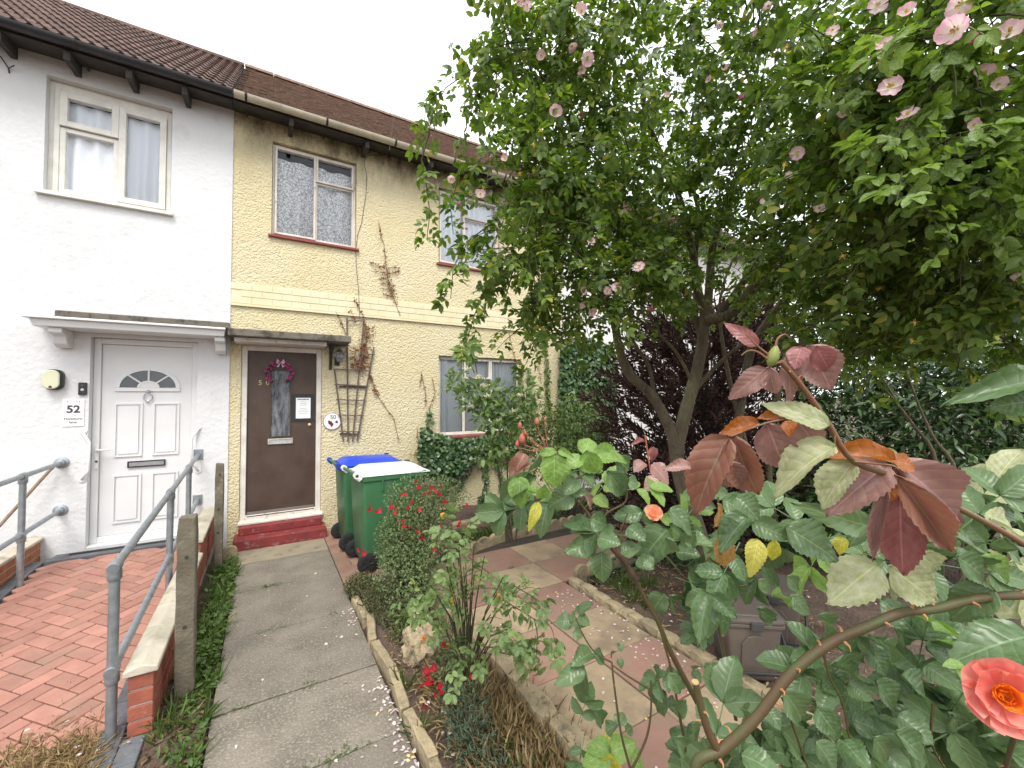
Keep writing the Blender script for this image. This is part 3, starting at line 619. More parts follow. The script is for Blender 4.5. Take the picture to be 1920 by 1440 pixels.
for k, wl in enumerate((.25, .3, .32, 0, .3, .45, .5, .4)):
    if wl: q.box(xm-wl*w_/1.4, xm+wl*w_/1.4, Yb-.0133, Yb-.0126, a2[2]-.05-.022*k-.005, a2[2]-.05-.022*k)
q.build('text_lines', GI, nb)
# canopy of 50 (weathered concrete slab)
q = MB(); q.prism([(D-.42, 0), (D-.42, .085), (D, .115), (D, -.01)], ((JX-.0, 0, 2.50), (0, 1, 0), (0, 0, 1), (1, 0, 0)), .96-JX)
c5 = q.build('canopy', CONC, yh, bevel=.008); c5['label'] = 'lichen-stained concrete slab canopy over the brown door'
MB().box(OE[0]-.06, OE[1]+.02, D-.30, D-.001, 2.452, 2.497).build('canopy_board', OLDW, c5)
q = MB(); q.prism([(0, 0), (-.26, 0), (-.26, -.03), (-.05, -.12), (-.03, -.33), (0, -.33)], ((.745, D-.001, 2.495), (0, 1, 0), (0, 0, 1), (1, 0, 0)), .035); q.build('canopy_bracket', DARKW, c5, bevel=.004)
# steps
st = thing('door_steps', (.2, 5.95, 0), 'two red painted concrete steps below the brown door', 'steps')
MB().box(-.30, .70, 5.80, 6.117, -.04, .125).build('lower_step', REDP, st, bevel=.012, seg=2)
MB().box(-.255, .655, 5.98, 6.116, .1255, .222).build('upper_step', REDP, st, bevel=.01, seg=2)

# ---- neighbouring house to the right, behind the tree
nh = thing('terraced_house', (8, D, 0), 'pale house glimpsed beyond the ivy behind the trees', 'house', 'terraced houses in the row')
b = MB(); OF = (7.2, 8.4, 3.9, 5.1); facade(b, HX1+.001, 13, -.05, 5.46, D-.006, [OF]); house_body(b, HX1+.001, 13, 5.46, D-.006); b.build('wall', WHTF, nh)
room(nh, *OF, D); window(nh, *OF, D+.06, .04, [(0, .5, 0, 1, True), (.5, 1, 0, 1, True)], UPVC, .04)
r3 = roof_base(nh, HX1+.002, 13); gutter(nh, HX1, 13, BLKP, BLKP)
nm_ = MB(); O = np.array([0, EY, EZ])
for j in range(33):
    P = [O+np.array([x, 0, 0])+SU*(.11*j-.02+ds)+SN*l for (x, ds, l) in ((HX1+.01, 0, .03), (13, 0, .03), (13, .13, .008), (HX1+.01, .13, .008), (HX1+.01, 0, .008), (13, 0, .008))]; nm_.add(P, [(0, 1, 2, 3), (4, 5, 1, 0)])
nm_.build('roof_tiles', TILE_Y, r3)
#PART3
# ------------------------------------------------------------------ dwarf walls, posts, railings
brk = {}
def brick_mesh(l, w, h):
    k = (round(l, 3), round(w, 3), round(h, 3))
    if k not in brk: brk[k] = MB().box(-w/2, w/2, -l/2, l/2, -h/2, h/2).mesh('brick_mesh', bevel=.004)
    return brk[k]
def dwarf_wall(x, w, segs, mat, label, loc):
    """segs: list of (y0,y1,zb0,zb1,courses): bricks laid along Y on a base that rises from zb0 to zb1"""
    t = thing('brick_wall', loc, label, 'wall', 'dwarf brick walls beside the ramp')
    for (y0, y1, z0, zt, cs) in segs:
        MB().box(x-w/2+.007, x+w/2-.007, y0+.016, y1-.003, -.05, zt-.055).build('mortar_core', MORT, t)
        h = (zt-.052-z0)/cs
        for c in range(cs):
            y = y0; first = True; off = .11 if c % 2 else .215
            while y < y1-.03:
                l = off if first else .215; l = min(l, y1-y); first = False
                bo = place('brick', brick_mesh(round(l-.01, 2), w, h-.011), mat, t, (x+rng.uniform(-.0015, .0015), y+l/2, z0+h*(c+.5))); y += l+.0
        y = y0-.015
        while y < y1-.02:
            l = min(.46, y1-y); q = MB(); q.prism([(-w/2-.02, 0), (w/2+.02, 0), (w/2+.02, .03), (.0, .052), (-w/2-.02, .03)], ((x, y+.003, zt-.05), (1, 0, 0), (0, 0, 1), (0, 1, 0)), l-.006); q.build('coping_stone', COPE, t, bevel=.005); y += l
    return t
dwarf_wall(-.545, .105, [(2.93, 4.80, .0, .375, 4), (4.80, 6.10, .08, .50, 5)], BRICK, 'low red brick wall with cream coping between the ramp and the posts', (-.545, 4.5, 0))
dwarf_wall(-1.985, .105, [(3.0, 4.6, .02, .34, 4), (4.6, 6.10, .06, .40, 4)], BRICKO, 'low orange brick wall with stone coping at the left edge', (-1.985, 4.5, 0))
def post(x, y, h, w, d, label, holes, rz=0, cut=False):
    t = thing('fence_post', (x, y, -.03), label, 'post', 'old fence posts beside the path')
    q = MB(); n = 9; V = []
    for k in range(n+1):
        z = -.05+(h+.05)*k/n; j = lambda: rng.uniform(-.003, .003)
        s_ = 1 if k < n else .9
        for sx, sy in ((-1, -1), (1, -1), (1, 1), (-1, 1)): V.append((x+sx*w/2*s_+j(), y+sy*d/2*s_+j(), z+(rng.uniform(-.012, .012) if k == n else 0)))
    q.add(V, [(k*4+i, k*4+(i+1) % 4, (k+1)*4+(i+1) % 4, (k+1)*4+i) for k in range(n) for i in range(4)]+[(n*4, n*4+1, n*4+2, n*4+3)])
    q.build('shaft', POSTM, t, bevel=.006)
    for z in holes: MB().lathe([(.011, 0), (.011, .002)], (x+rng.uniform(-.008, .008), y-d/2-.0015, z), (0, -1, 0), 10).build('bolt_hole', DARKW, t)
    return t
post(-.392, 3.20, 1.07, .095, .09, 'nearer weathered fence post beside the path, darker and mossy at its foot', (.42, .83))
post(-.40, 5.38, 1.09, .075, .10, 'farther weathered fence post in front of the yellow wall by the steps', (.38, .62, .98))
q = MB(); q.prism([(-.07, 0), (.07, 0), (.07, .12), (.05, .15), (0, .165), (-.05, .15), (-.07, .12)], ((-.315, 5.62, -.03), (1, 0, 0), (0, 0, 1), (0, 1, 0)), .05)
tag(q.build('edging_stone', EDGE, bevel=.008), 'round-topped concrete edging piece beside the red steps', 'edging')
def rail_tube(name, pts, parent, r=.021): return MB().tube(pts, r, 12).build(name, GALV, parent, smooth=False)
def fitting(p, ax, parent, r=.029, l=.07):
    a = unit(ax); smooth_angle(MB().lathe([(r*.93, 0), (r, .006), (r, l-.006), (r*.93, l)], v3(p)-a*l/2, ax, 14).build('pipe_fitting', GALV, parent))
def flange(p, parent, square=False):
    if square: MB().box(p[0]-.045, p[0]+.045, p[1]-.012, p[1]-.001, p[2]-.06, p[2]+.06).build('wall_plate', GALV, parent, bevel=.003)
    else: smooth_angle(MB().lathe([(.058, 0), (.058, .008), (.036, .016), (.032, .05), (.028, .052)], (p[0], p[1]-.001, p[2]), (0, -1, 0), 18).build('wall_flange', GALV, parent))
def railing(x, posts, zt, zl, label, square, ycut):
    t = thing('handrail', (x, posts[0], rampz(posts[0])), label, 'railing', 'galvanised tube handrails of the ramp')
    for f_ in (zt, zl):
        pts = [(x, D-.03, f_(D)), (x, posts[-1], f_(posts[-1])), (x, ycut, f_(ycut))]
        smooth_angle(rail_tube('rail', pts, t)); flange((x, WY, f_(D)), t, square)
    for y in posts:
        smooth_angle(rail_tube('post', [(x, y, rampz(y)-.05), (x, y, zt(y))], t, .0235))
        for f_ in (zt, zl): fitting((x, y, f_(y)), (0, 1, .06), t); fitting((x, y, f_(y)-.04), (0, 0, 1), t, .031, .05)
railing(-.665, [2.96, 4.45, 5.42], lambda y: 1.12-.07*(D-y), lambda y: .59-.07*(D-y), 'galvanised tube handrail on the right of the ramp ending in front of the white door', True, 2.96)
railing(-1.80, [2.9, 5.3], lambda y: 1.12-.012*(D-y)-.0, lambda y: .63-.03*(D-y), 'galvanised tube handrail at the left edge of the picture', False, 2.4)
p0, p1 = onY(95, 880, 6.03), onY(0, 985, 5.90)
pl = thing('wooden_pole', (-2.9, 5.7, 0), 'thin brown wooden pole leaning against the white wall behind the left handrail', 'pole')
smooth_angle(MB().tube([p0, p1, p1+(p1-p0)*1.0], .014, 10).build('shaft', STICK, pl)); MB().lathe([(.016, 0), (.016, .03)], p0, unit(p0-p1), 10).build('end_cap', STICK, pl)

# ------------------------------------------------------------------ kerbs and edging
kg = 'concrete kerb pieces beside the path'
y = 3.86; k = 0
for l, dx, tilt, zz in ((.40, 0, .02, .05), (.36, .004, -.06, .07), (.34, .002, .03, .06), (.38, .006, -.03, .055), (.36, .01, .02, .05), (.42, .012, .01, .05), (.5, .015, 0, .05)):
    q = MB(); n = 5; V = []
    for a in range(n+1):
        yy = y-l*a/n; j = lambda s_=.005: rng.uniform(-s_, s_)
        for sx, z in ((-.03, -.05), (.03, -.05), (.028, zz), (-.028, zz)): V.append((.705+dx+sx+j(.004)+tilt*(a/n-.5), yy, z+j(.004)))
    q.add(V, [(a*4+i, a*4+(i+1) % 4, (a+1)*4+(i+1) % 4, (a+1)*4+i) for a in range(n) for i in range(4)]+[(0, 1, 2, 3), (n*4+3, n*4+2, n*4+1, n*4)])
    tag(q.build('kerb_stone', EDGE, bevel=.006), ['kerb piece by the path, farthest from the camera', 'second kerb piece along the path, raised and tilted', 'third kerb piece along the path edge', 'kerb piece beside the fallen white petals', 'kerb piece below the small purple flower', 'nearest visible kerb piece at the bottom of the path', 'last kerb piece at the foot of the picture'][k], 'kerb', kg); y -= l+.012; k += 1
tag(MB().box(.675, 1.30, 4.165, 4.225, -.05, .045).build('kerb_strip', APRON, bevel=.008), 'concrete kerb strip between the bins and the flower bed', 'kerb')
def rough_stone(cx, cy, cz, lx, ly, lz, n=3, amp=.12):
    bm = bmesh.new(); bmesh.ops.create_cube(bm, size=1); bmesh.ops.subdivide_edges(bm, edges=bm.edges, cuts=n, use_grid_fill=True)
    for v in bm.verts:
        r = max(abs(v.co.x), abs(v.co.y), abs(v.co.z)); f = 1-.16*(v.co.length/.87)**3
        v.co = Vector((v.co.x*lx*f*(1+rng.uniform(-amp, amp)), v.co.y*ly*f*(1+rng.uniform(-amp*.4, amp*.4)), v.co.z*lz*f*(1+rng.uniform(-amp*.5, amp*.5))))+Vector((cx, cy, cz))
    me = bpy.data.meshes.new('stone'); bm.to_mesh(me); bm.free(); return me
ed = thing('patio_edging', (1.31, 2.2, 0), 'rough cream walling stones edging the patio beside the flower bed', 'edging')
y = 3.9
while y > .3:
    l = rng.uniform(.26, .36); place('stone', rough_stone(1.305+rng.uniform(-.012, .012), y-l/2, .045, .125, l, .19), EDGE, ed); y -= l-.01
ed2 = thing('patio_edging', (2.43, 2, .08), 'low line of rounded stones between patio and bare earth', 'edging')
y = 3.02
while y > .2:
    l = rng.uniform(.13, .2); place('stone', rough_stone(2.415+rng.uniform(-.015, .015), y-l/2, .10, .09, l, .085, 2), EDGE, ed2); y -= l-.012
def scallop(pts, nm, label):
    t = thing('scalloped_edging', tuple(pts[0]), label, 'edging', 'scalloped concrete edging strips')
    P = [v3(p) for p in pts]; seg = []
    for a, c in zip(P, P[1:]):
        L = np.linalg.norm(c-a); n = max(1, round(L/.15)); u = (c-a)/n; seg += [(a+u*i, u) for i in range(n)]
    for (o_, u) in seg:
        L = np.linalg.norm(u); ux = u/L; ny = np.array([ux[1], -ux[0], 0])
        poly = [(0, -.1), (L, -.1), (L, .06)]+[(L/2+L/2*.98*math.cos(a), .06+.055*math.sin(a)) for a in np.linspace(.1, PI-.1, 8)]+[(0, .06)]
        q = MB(); q.prism(poly, (o_+ny*.02, ux, (0, 0, 1), -ny), .045); q.build('scallop', EDGE, t, bevel=.008)
scallop([(1.75, 3.98, .09), (2.05, 4.20, .09), (2.4, 4.30, .09), (3.3, 4.36, .09), (4.3, 4.40, .09)], 1, 'scalloped concrete edging along the far side of the patio')
scallop([(4.40, 4.32, .09), (4.36, 3.6, .09), (4.1, 3.12, .09), (2.5, 3.07, .09)], 1, 'scalloped concrete edging along the right end of the patio')
tag(MB().box(2.1, 4.6, 5.02, 5.12, -.03, .15).build('low_kerb', EDGE, bevel=.012), 'low stone ledge in the bed under the downstairs window', 'kerb')

# ------------------------------------------------------------------ wheelie bins
def bin_parts(loc, rz, lidmat, label):
    t = thing('wheelie_bin', loc, label, 'bin', 'wheelie bins against the yellow wall')
    Mx = Matrix.Translation(Vector(loc))@Matrix.Rotation(rz, 4, 'Z')
    def fin(mb, nm, mat, par=t, **k):
        mb.V = [tuple(Mx@Vector(v)) for v in mb.V]; return mb.build(nm, mat, par, **k)
    # local x: 0 at the handle side, +x to the front; y across; z up
    q = MB(); sec = [(.0, .11, .60, .235), (.03, .085, .615, .245), (.60, .055, .675, .272), (.86, .045, .70, .280), (.90, .045, .70, .280)]
    V = []
    for z, xa, xb, hy in sec:
        r = .035
        for (cx, cy, a0) in ((xb-r, hy-r, 0), (xa+r, hy-r, PI/2), (xa+r, -hy+r, PI), (xb-r, -hy+r, 1.5*PI)): V += [(cx+r*math.cos(a0+PI/2*k/3), cy+r*math.sin(a0+PI/2*k/3), z+.05) for k in range(4)]
    n = 16
    q.add(V, [(i*n+k, i*n+(k+1) % n, (i+1)*n+(k+1) % n, (i+1)*n+k) for i in range(len(sec)-1) for k in range(n)]+[tuple(range(n-1, -1, -1)), tuple((len(sec)-1)*n+k for k in range(n))])
    body = fin(q, 'body', GREENB); smooth_angle(body, 50)
    q = MB(); q.V = []; P = rrect(.355, .296, .04, 4); q.prism([(p[0]+.375, p[1]) for p in P], ((0, 0, .925), (1, 0, 0), (0, 1, 0), (0, 0, 1)), .055); fin(q, 'rim', GREENB, body, bevel=.006)
    for k, yy in enumerate((-.2, -.07, .07, .2)):
        q = MB(); q.box(.72, .735, yy-.012, yy+.012, .72, .93); fin(q, 'rib', GREENB, body, bevel=.004)
    for xx in (.24, .44):
        for s_ in (-1, 1): q = MB(); q.box(xx-.01, xx+.01, s_*.288-.008, s_*.288+.008, .82, .93); fin(q, 'rib', GREENB, body, bevel=.003)
    q = MB(); V = []; nx, ny = 8, 6
    for i in range(nx+1):
        for j in range(ny+1):
            u, w_ = i/nx, j/ny*2-1; x = .035+.72*u; edge = max(abs(w_)**6, abs(2*u-1)**8); V.append((x, w_*.302, 1.04-.055*edge-.018*u+.012*(1-w_*w_)))
    q.add(V, [(i*(ny+1)+j, (i+1)*(ny+1)+j, (i+1)*(ny+1)+j+1, i*(ny+1)+j+1) for i in range(nx) for j in range(ny)])
    base = len(q.V); P = [i*(ny+1) for i in range(nx+1)]+[nx*(ny+1)+j for j in range(1, ny+1)]+[i*(ny+1)+ny for i in range(nx-1, -1, -1)]+[j for j in range(ny-1, 0, -1)]
    q.V += [(q.V[i][0], q.V[i][1], .979) for i in P]; m = len(P)
    q.Fc += [(P[i], P[(i+1) % m], base+(i+1) % m, base+i) for i in range(m)]
    lid = fin(q, 'lid', lidmat); smooth_angle(lid, 50)
    q = MB(); q.box(.655, .70, .18, .245, 1.022, 1.036); fin(q, 'lid_grip', INK, lid)
    for s_ in (-1, 1):
        q = MB(); q.tube([(.02, s_*.285, .955), (-.015, s_*.285, .985), (-.02, s_*.285, 1.0)], .026, 8); q.lathe([(.03, 0), (.03, .05)], (-.02, s_*.285-.025, 1.0), (0, 1, 0), 14); fin(q, 'hinge_lug', lidmat, lid)
        q = MB(); q.lathe([(.016, 0), (.016, .053)], (-.02, s_*.285-.0265, 1.0), (0, 1, 0), 12); fin(q, 'hinge_end', INK, lid)
    q = MB(); q.tube([(-.02, -.26, 1.0), (-.02, .26, 1.0)], .015, 10); smooth_angle(fin(q, 'handle_bar', GREENB))
    for s_ in (-1, 1):
        q = MB(); cy = s_*.262; q.lathe([(.085, -.022), (.098, -.016), (.102, 0), (.098, .016), (.085, .022)], (.10, cy, .102), (0, 1, 0), 28); wv = fin(q, 'wheel', RUB); smooth_angle(wv, 35)
        q = MB(); q.lathe([(.066, -.024), (.07, -.0235), (.07, .0235), (.066, .024)], (.10, cy, .102), (0, 1, 0), 24)
        for k in range(5):
            a = 2*PI*k/5; c_, s2 = math.cos(a), math.sin(a); q.tube([(.10+.015*c_, cy-.026, .102+.015*s2), (.10+.06*c_, cy-.026, .102+.06*s2)], .007, 5)
        q.lathe([(.018, -.032), (.018, .032)], (.10, cy, .102), (0, 1, 0), 12); fin(q, 'hub', HUBM, wv)
    q = MB(); q.tube([(.10, -.25, .102), (.10, .25, .102)], .01, 8); fin(q, 'axle', INK)
    return t
bin_parts((.80, 4.66, -.0), math.radians(3), WHTL, 'green wheelie bin with a white lid')
bin_parts((.74, 5.42, -.0), math.radians(2), BLUEL, 'green wheelie bin with a blue lid behind the white-lidded one')

# ------------------------------------------------------------------ food caddies
def caddy(loc, rz, label, sc=1):
    t = thing('food_caddy', loc, label, 'caddy', 'food waste caddies on the earth')
    Mx = Matrix.Translation(Vector(loc))@Matrix.Rotation(rz, 4, 'Z')@Matrix.Scale(sc, 4)
    def fin(mb, nm, mat, par=t, **k): mb.V = [tuple(Mx@Vector(v)) for v in mb.V]; return mb.build(nm, mat, par, **k)
    q = MB(); q.taper(-.125, .125, -.145, .145, -.02, -.155, .155, -.19, .19, .34); body = fin(q, 'body', CADM, bevel=.022, seg=3); smooth_angle(body, 40)
    q = MB(); q.prism(rrect(.168, .203, .03, 4), ((0, 0, .322), (1, 0, 0), (0, 1, 0), (0, 0, 1)), .022); fin(q, 'rim', CADM, body, bevel=.004)
    q = MB(); q.prism(rrect(.172, .207, .035, 4), ((0, 0, .346), (1, 0, 0), (0, 1, 0), (0, 0, 1)), .028); lid = fin(q, 'lid', CADM, bevel=.009, seg=2); smooth_angle(lid, 40)
    q = MB(); q.prism(rrect(.135, .165, .03, 4), ((0, 0, .370), (1, 0, 0), (0, 1, 0), (0, 0, 1)), .012); fin(q, 'lid_panel', CADM, lid, bevel=.006)
    q = MB(); q.box(-.035, .035, -.222, -.200, .315, .362); fin(q, 'latch', INK, lid, bevel=.004)
    q = MB(); q.prism([(-.075, .03), (.075, .03), (.075, .22), (.045, .265), (0, .275), (-.045, .265), (-.075, .22)], ((0, -.1525, .0), (1, 0, 0), (0, -.122, 1), (0, -1, 0)), .006); fin(q, 'front_panel', CADM, body, bevel=.003)
    q = MB(); pts = [(-.178, -.02, .325), (-.182, -.05, .30), (-.184, -.225, .10), (-.17, -.235, .085), (.17, -.235, .085), (.184, -.225, .10), (.182, -.05, .30), (.178, -.02, .325)]; q.tube(pts, .009, 8); smooth_angle(fin(q, 'handle', BLKP))
    for s_ in (-1, 1): q = MB(); q.lathe([(.018, 0), (.018, .03)], (s_*.16, -.02, .325), (s_, 0, 0), 12); fin(q, 'handle_pivot', BLKP, body)
    return t
caddy((2.63, 1.56, .085), math.radians(-38), 'grey-brown food caddy nearest the patio edge, black handle hanging at its front')
caddy((3.12, 1.62, .085), math.radians(-62), 'second grey-brown food caddy half hidden behind the first', .98)

# ------------------------------------------------------------------ things on the yellow wall
tr = thing('trellis', (1.0, D-.03, 1.2), 'fan-shaped grey wooden trellis fixed to the yellow wall beside the door', 'trellis')
YT = D-.035
def bar(a, c, w, name='slat', yo=0, th=.012):
    A, C = onY(*a, YT+yo), onY(*c, YT+yo); u = unit(C-A); n_ = np.cross(u, (0, 1, 0)); q = MB()
    V = [A+n_*w/2, A-n_*w/2, C-n_*w/2, C+n_*w/2]; V += [v+np.array([0, th, 0]) for v in V]; q.add(V, [(0, 1, 2, 3), (7, 6, 5, 4), (0, 4, 5, 1), (1, 5, 6, 2), (2, 6, 7, 3), (3, 7, 4, 0)]); q.build(name, WOODG, tr)
c4 = lambda x, y: (400+x/2.88, 560+y/2.88)
for a, c in (((655, 385), (703, 772)), ((722, 105), (728, 772)), ((815, 110), (752, 772)), ((868, 262), (777, 770))): bar(c4(*a), c4(*c), .019, 'upright')
for a, c in (((722, 118), (815, 120)), ((790, 298), (872, 302)), ((650, 380), (850, 390)), ((655, 462), (832, 472)), ((663, 545), (822, 550)), ((672, 628), (812, 632)), ((680, 716), (795, 720))): bar(c4(*a), c4(*c), .015, 'slat', -.013)
for a, c in (((680, 474), (825, 478)), ((684, 730), (788, 734))): bar(c4(*a), c4(*c), .028, 'brace', .0125, .015)
pc = onY(623, 790, D-.02); pq = thing('house_plaque', tuple(pc), 'round white plaque reading 50 with dark red roses on the yellow wall', 'plaque')
smooth_angle(MB().lathe([(.108, 0), (.112, .006), (.108, .014), (.09, .0145)], (pc[0], D-.005, pc[2]), (0, -1, 0), 36).build('disc', PAPER, pq))
MB().lathe([(.1125, 0.001), (.1135, .006), (.111, .013), (.1095, .0125)], (pc[0], D-.005, pc[2]), (0, -1, 0), 36).build('rim', BROWN, pq)
text('50', .075, (pc[0]+.01, D-.0203, pc[2]+.055), INK, pq, 'number', .0005)
for dx, dz, r in ((-.025, -.02, .028), (-.005, -.04, .024), (-.04, -.0, .016), (.055, -.01, .02), (-.01, -.062, .014)):
    q = MB()
    for k in range(6):
        a = k*PI/3; q.lathe([(r*.5, 0), (r*.45, .002), (r*.2, .003)], (pc[0]+dx+r*.45*math.cos(a), D-.0195, pc[2]+dz+r*.45*math.sin(a)), (0, -1, 0), 8)
    q.build('painted_rose', DECOR, pq)
# wreath
WRP = M('dark_pink_wreath_flower', (.36, .06, .17), (.22, .03, .09), .7, 60, vary=.5); WRD = M('wreath_twig', (.03, .016, .018), (.05, .025, .025), .8); BOW = M('pale_pink_bow', (.55, .33, .40), (.48, .28, .34), .6)
wc = onY(524, 700, Yb-.04); wr = thing('wreath', tuple(wc), 'pink flower wreath with a pale bow hanging on the brown door', 'wreath')
RW = .138
q = MB(); P = [(wc[0]+RW*math.cos(a), Yb-.03+.006*math.sin(a*9), wc[2]+RW*.95*math.sin(a)) for a in np.linspace(-1.0, PI+1.0, 40)]; q.tube(P, .017, 7); q.build('ring', WRD, wr, smooth=True)
fl = MB()
for k in range(5):
    a = 2*PI*k/5; fl.add([(0, 0, 0), (.016*math.cos(a-.5), -.006, .016*math.sin(a-.5)), (.021*math.cos(a), -.01, .021*math.sin(a)), (.016*math.cos(a+.5), -.006, .016*math.sin(a+.5))], [(0, 1, 2, 3)])
flm = fl.mesh('wreath_flower_mesh')
for k in range(72):
    a = rng.uniform(-1.0, PI+1.0); r = RW+rng.uniform(-.024, .026); place('blossom', flm, WRP, wr, (wc[0]+r*math.cos(a), Yb-.045+rng.uniform(-.012, .012), wc[2]+r*.95*math.sin(a)), (rng.uniform(-.6, .6), rng.uniform(0, 6), rng.uniform(-.6, .6)), rng.uniform(.6, 1.15))
q = MB()
for s_ in (-1, 1): q.add([(wc[0]+.01, Yb-.055, wc[2]+.14), (wc[0]+.01+s_*.035, Yb-.07, wc[2]+.185), (wc[0]+.01+s_*.05, Yb-.06, wc[2]+.15), (wc[0]+.01+s_*.04, Yb-.058, wc[2]+.115)], [(0, 1, 2, 3)]); q.add([(wc[0]+.01, Yb-.056, wc[2]+.14), (wc[0]+.01+s_*.02, Yb-.062, wc[2]+.075), (wc[0]+.01+s_*.045, Yb-.06, wc[2]+.085)], [(0, 1, 2)])
q.build('bow', BOW, wr)
# carriage lantern beside the door
lq = onY(637, 668, D-.12); ln = thing('wall_lantern', tuple(lq), 'old black and grey wall lantern under the end of the concrete canopy', 'lantern')
MB().lathe([(.035, 0), (.055, .06), (.05, .10), (.075, .12), (.02, .16)], (lq[0], lq[1], lq[2]-.08), (0, 0, 1), 8).build('glass_case', M('dirty_lantern_glass', (.22, .21, .20), (.12, .115, .11), .4, 40), ln)
MB().lathe([(.07, 0), (.075, .01), (.02, .05), (.01, .06)], (lq[0], lq[1], lq[2]+.035), (0, 0, 1), 8).build('cap', CHROME, ln)
q = MB(); q.tube([(lq[0], lq[1], lq[2]-.08), (lq[0]-.01, lq[1]+.05, lq[2]-.1), (lq[0]-.02, D-.004, lq[2]-.06)], .008, 8); q.box(lq[0]-.05, lq[0]+.01, D-.012, D-.001, lq[2]-.12, lq[2]); q.build('arm', BLKP, ln)
# wires
tw = [at(730, 283, 5.3+.0), ]; p0 = onY(730, 282, EY-.1); p1 = at(790, -180, 4.6)
P = [p0+(p1-p0)*s_+np.array([0, 0, -.12*math.sin(PI*s_)]) for s_ in np.linspace(0, 1, 10)]
P = [p0+(v3(at(768, 0, 7.0))-p0)*s_ for s_ in np.linspace(0, 1.8, 9)]
tag(MB().tube(P, .0035, 6).build('telephone_wire', INK), 'thin telephone wire rising from the yellow house eaves into the sky', 'wire')
c2c = lambda x, y: (400+x/3.6, 100+y/3.6)
P = [onY(*c2c(*p), D-.006) for p in ((1150, 690), (1070, 685), (1020, 705), (1020, 750), (1036, 820), (1030, 960), (1000, 1150), (975, 1220), (962, 1330), (965, 1440))]+[onY(672, 540, D-.012), onY(675, 600, D-.04)]
tag(MB().tube(P, .0035, 5).build('wall_cable', INK), 'thin cable looping down the yellow wall right of the lace-curtained window', 'cable')
# weathered box behind the red-flowered bush
gb = thing('planter_box', (1.72, 5.12, 0), 'weathered grey timber planter behind the red-flowered bush', 'planter')
for k in range(4): MB().box(1.50+.0, 1.86, 5.0, 5.02, .02+.165*k, .175+.165*k).build('plank', POSTM, gb, bevel=.004)
for k in range(4): MB().box(1.4995, 1.52, 5.021, 5.3, .02+.165*k, .175+.165*k).build('plank', POSTM, gb, bevel=.004)
MB().box(1.49, 1.87, 4.99, 5.31, .682, .715).build('top_board', POSTM, gb, bevel=.005)
# aerial bracket twig at the far left of the white house
q = MB(); a0 = onY(16, 128, WY-.02); q.tube([a0, a0+np.array([-.05, -.02, .09])], .006, 6); q.tube([a0, a0+np.array([.05, -.03, .03])], .005, 6); q.tube([a0+np.array([-.05, -.02, .09]), a0+np.array([-.3, -.05, .2])], .004, 6); q.tube([a0, a0+np.array([.0, .019, -.04])], .006, 6)
tag(q.build('cable_hook', BLKP), 'small black cable bracket high on the white wall at the left edge', 'bracket')
#PART4
# ------------------------------------------------------------------ foliage toolkit
def leaf_mat(name, c0, c1, c2=None, trans=.3, rough=.45, veins=False, src='attr', spots=None, spec=.4, tint=None):
    m, t, b, out = nodes(name)
    if src == 'attr': a = N(t, 'ShaderNodeAttribute'); a.attribute_name = 'rnd'; r = a.outputs['Fac']
    else: oi = t.nodes.new('ShaderNodeObjectInfo'); r = oi.outputs['Random']
    rp = t.nodes.new('ShaderNodeValToRGB'); e = rp.color_ramp.elements; e[0].color = (*c0, 1); e[1].color = (*c1, 1)
    if c2: x = e.new(.93); x.color = (*c1, 1); e[2].color = (*c2, 1)
    t.links.new(r, rp.inputs[0]); col = rp.outputs[0]
    if veins:
        uv = N(t, 'ShaderNodeUVMap'); sp = N(t, 'ShaderNodeSeparateXYZ'); t.links.new(uv.outputs[0], sp.inputs[0])
        def mth(op, a_, b_=None, clamp=False):
            n = N(t, 'ShaderNodeMath'); n.operation = op; n.use_clamp = clamp
            for i, x in enumerate((a_, b_)):
                if x is None: continue
                if hasattr(x, 'is_output'): t.links.new(x, n.inputs[i])
                else: n.inputs[i].default_value = x
            return n.outputs[0]
        s = mth('ABSOLUTE', mth('SUBTRACT', mth('MULTIPLY', sp.outputs[1], 2.0), 1.0))
        ph = mth('MULTIPLY', mth('SUBTRACT', sp.outputs[0], mth('MULTIPLY', s, .22)), 2*PI*7.0)
        sv = mth('SINE', ph); hgt = mth('POWER', mth('ABSOLUTE', mth('SINE', mth('MULTIPLY', ph, .5))), .6)
        vein = mth('GREATER_THAN', mth('MULTIPLY', mth('COSINE', ph), 1.0), .955); mid = mth('LESS_THAN', s, .045)
        vm = mth('MAXIMUM', mth('MULTIPLY', vein, .13), mth('MULTIPLY', mid, .42))
        nz = noise(t, uv.outputs[0], 7, 4)
        col = mixc(t, ramp(t, nz, .35, .7), col, tint if tint else tuple(min(1, x*1.35) for x in c1))
        if spots: col = mixc(t, ramp(t, noise(t, uv.outputs[0], 16, 5, .7), .56, .66), col, spots)
        col = mixc(t, vm, col, tuple(min(1, .08+x*1.7) for x in c1))
        bump(t, b, hgt, .16, .005)
    t.links.new(col, b.inputs['Base Color']); b.inputs['Roughness'].default_value = rough; b.inputs['Specular IOR Level'].default_value = spec
    tl = t.nodes.new('ShaderNodeBsdfTranslucent'); hs = N(t, 'ShaderNodeHueSaturation', Saturation=1.15, Value=1.5); t.links.new(col, hs.inputs['Color']); t.links.new(hs.outputs[0], tl.inputs['Color'])
    mx_ = t.nodes.new('ShaderNodeMixShader'); mx_.inputs[0].default_value = trans; t.links.new(b.outputs[0], mx_.inputs[1]); t.links.new(tl.outputs[0], mx_.inputs[2]); t.links.new(mx_.outputs[0], out.inputs[0]); return m
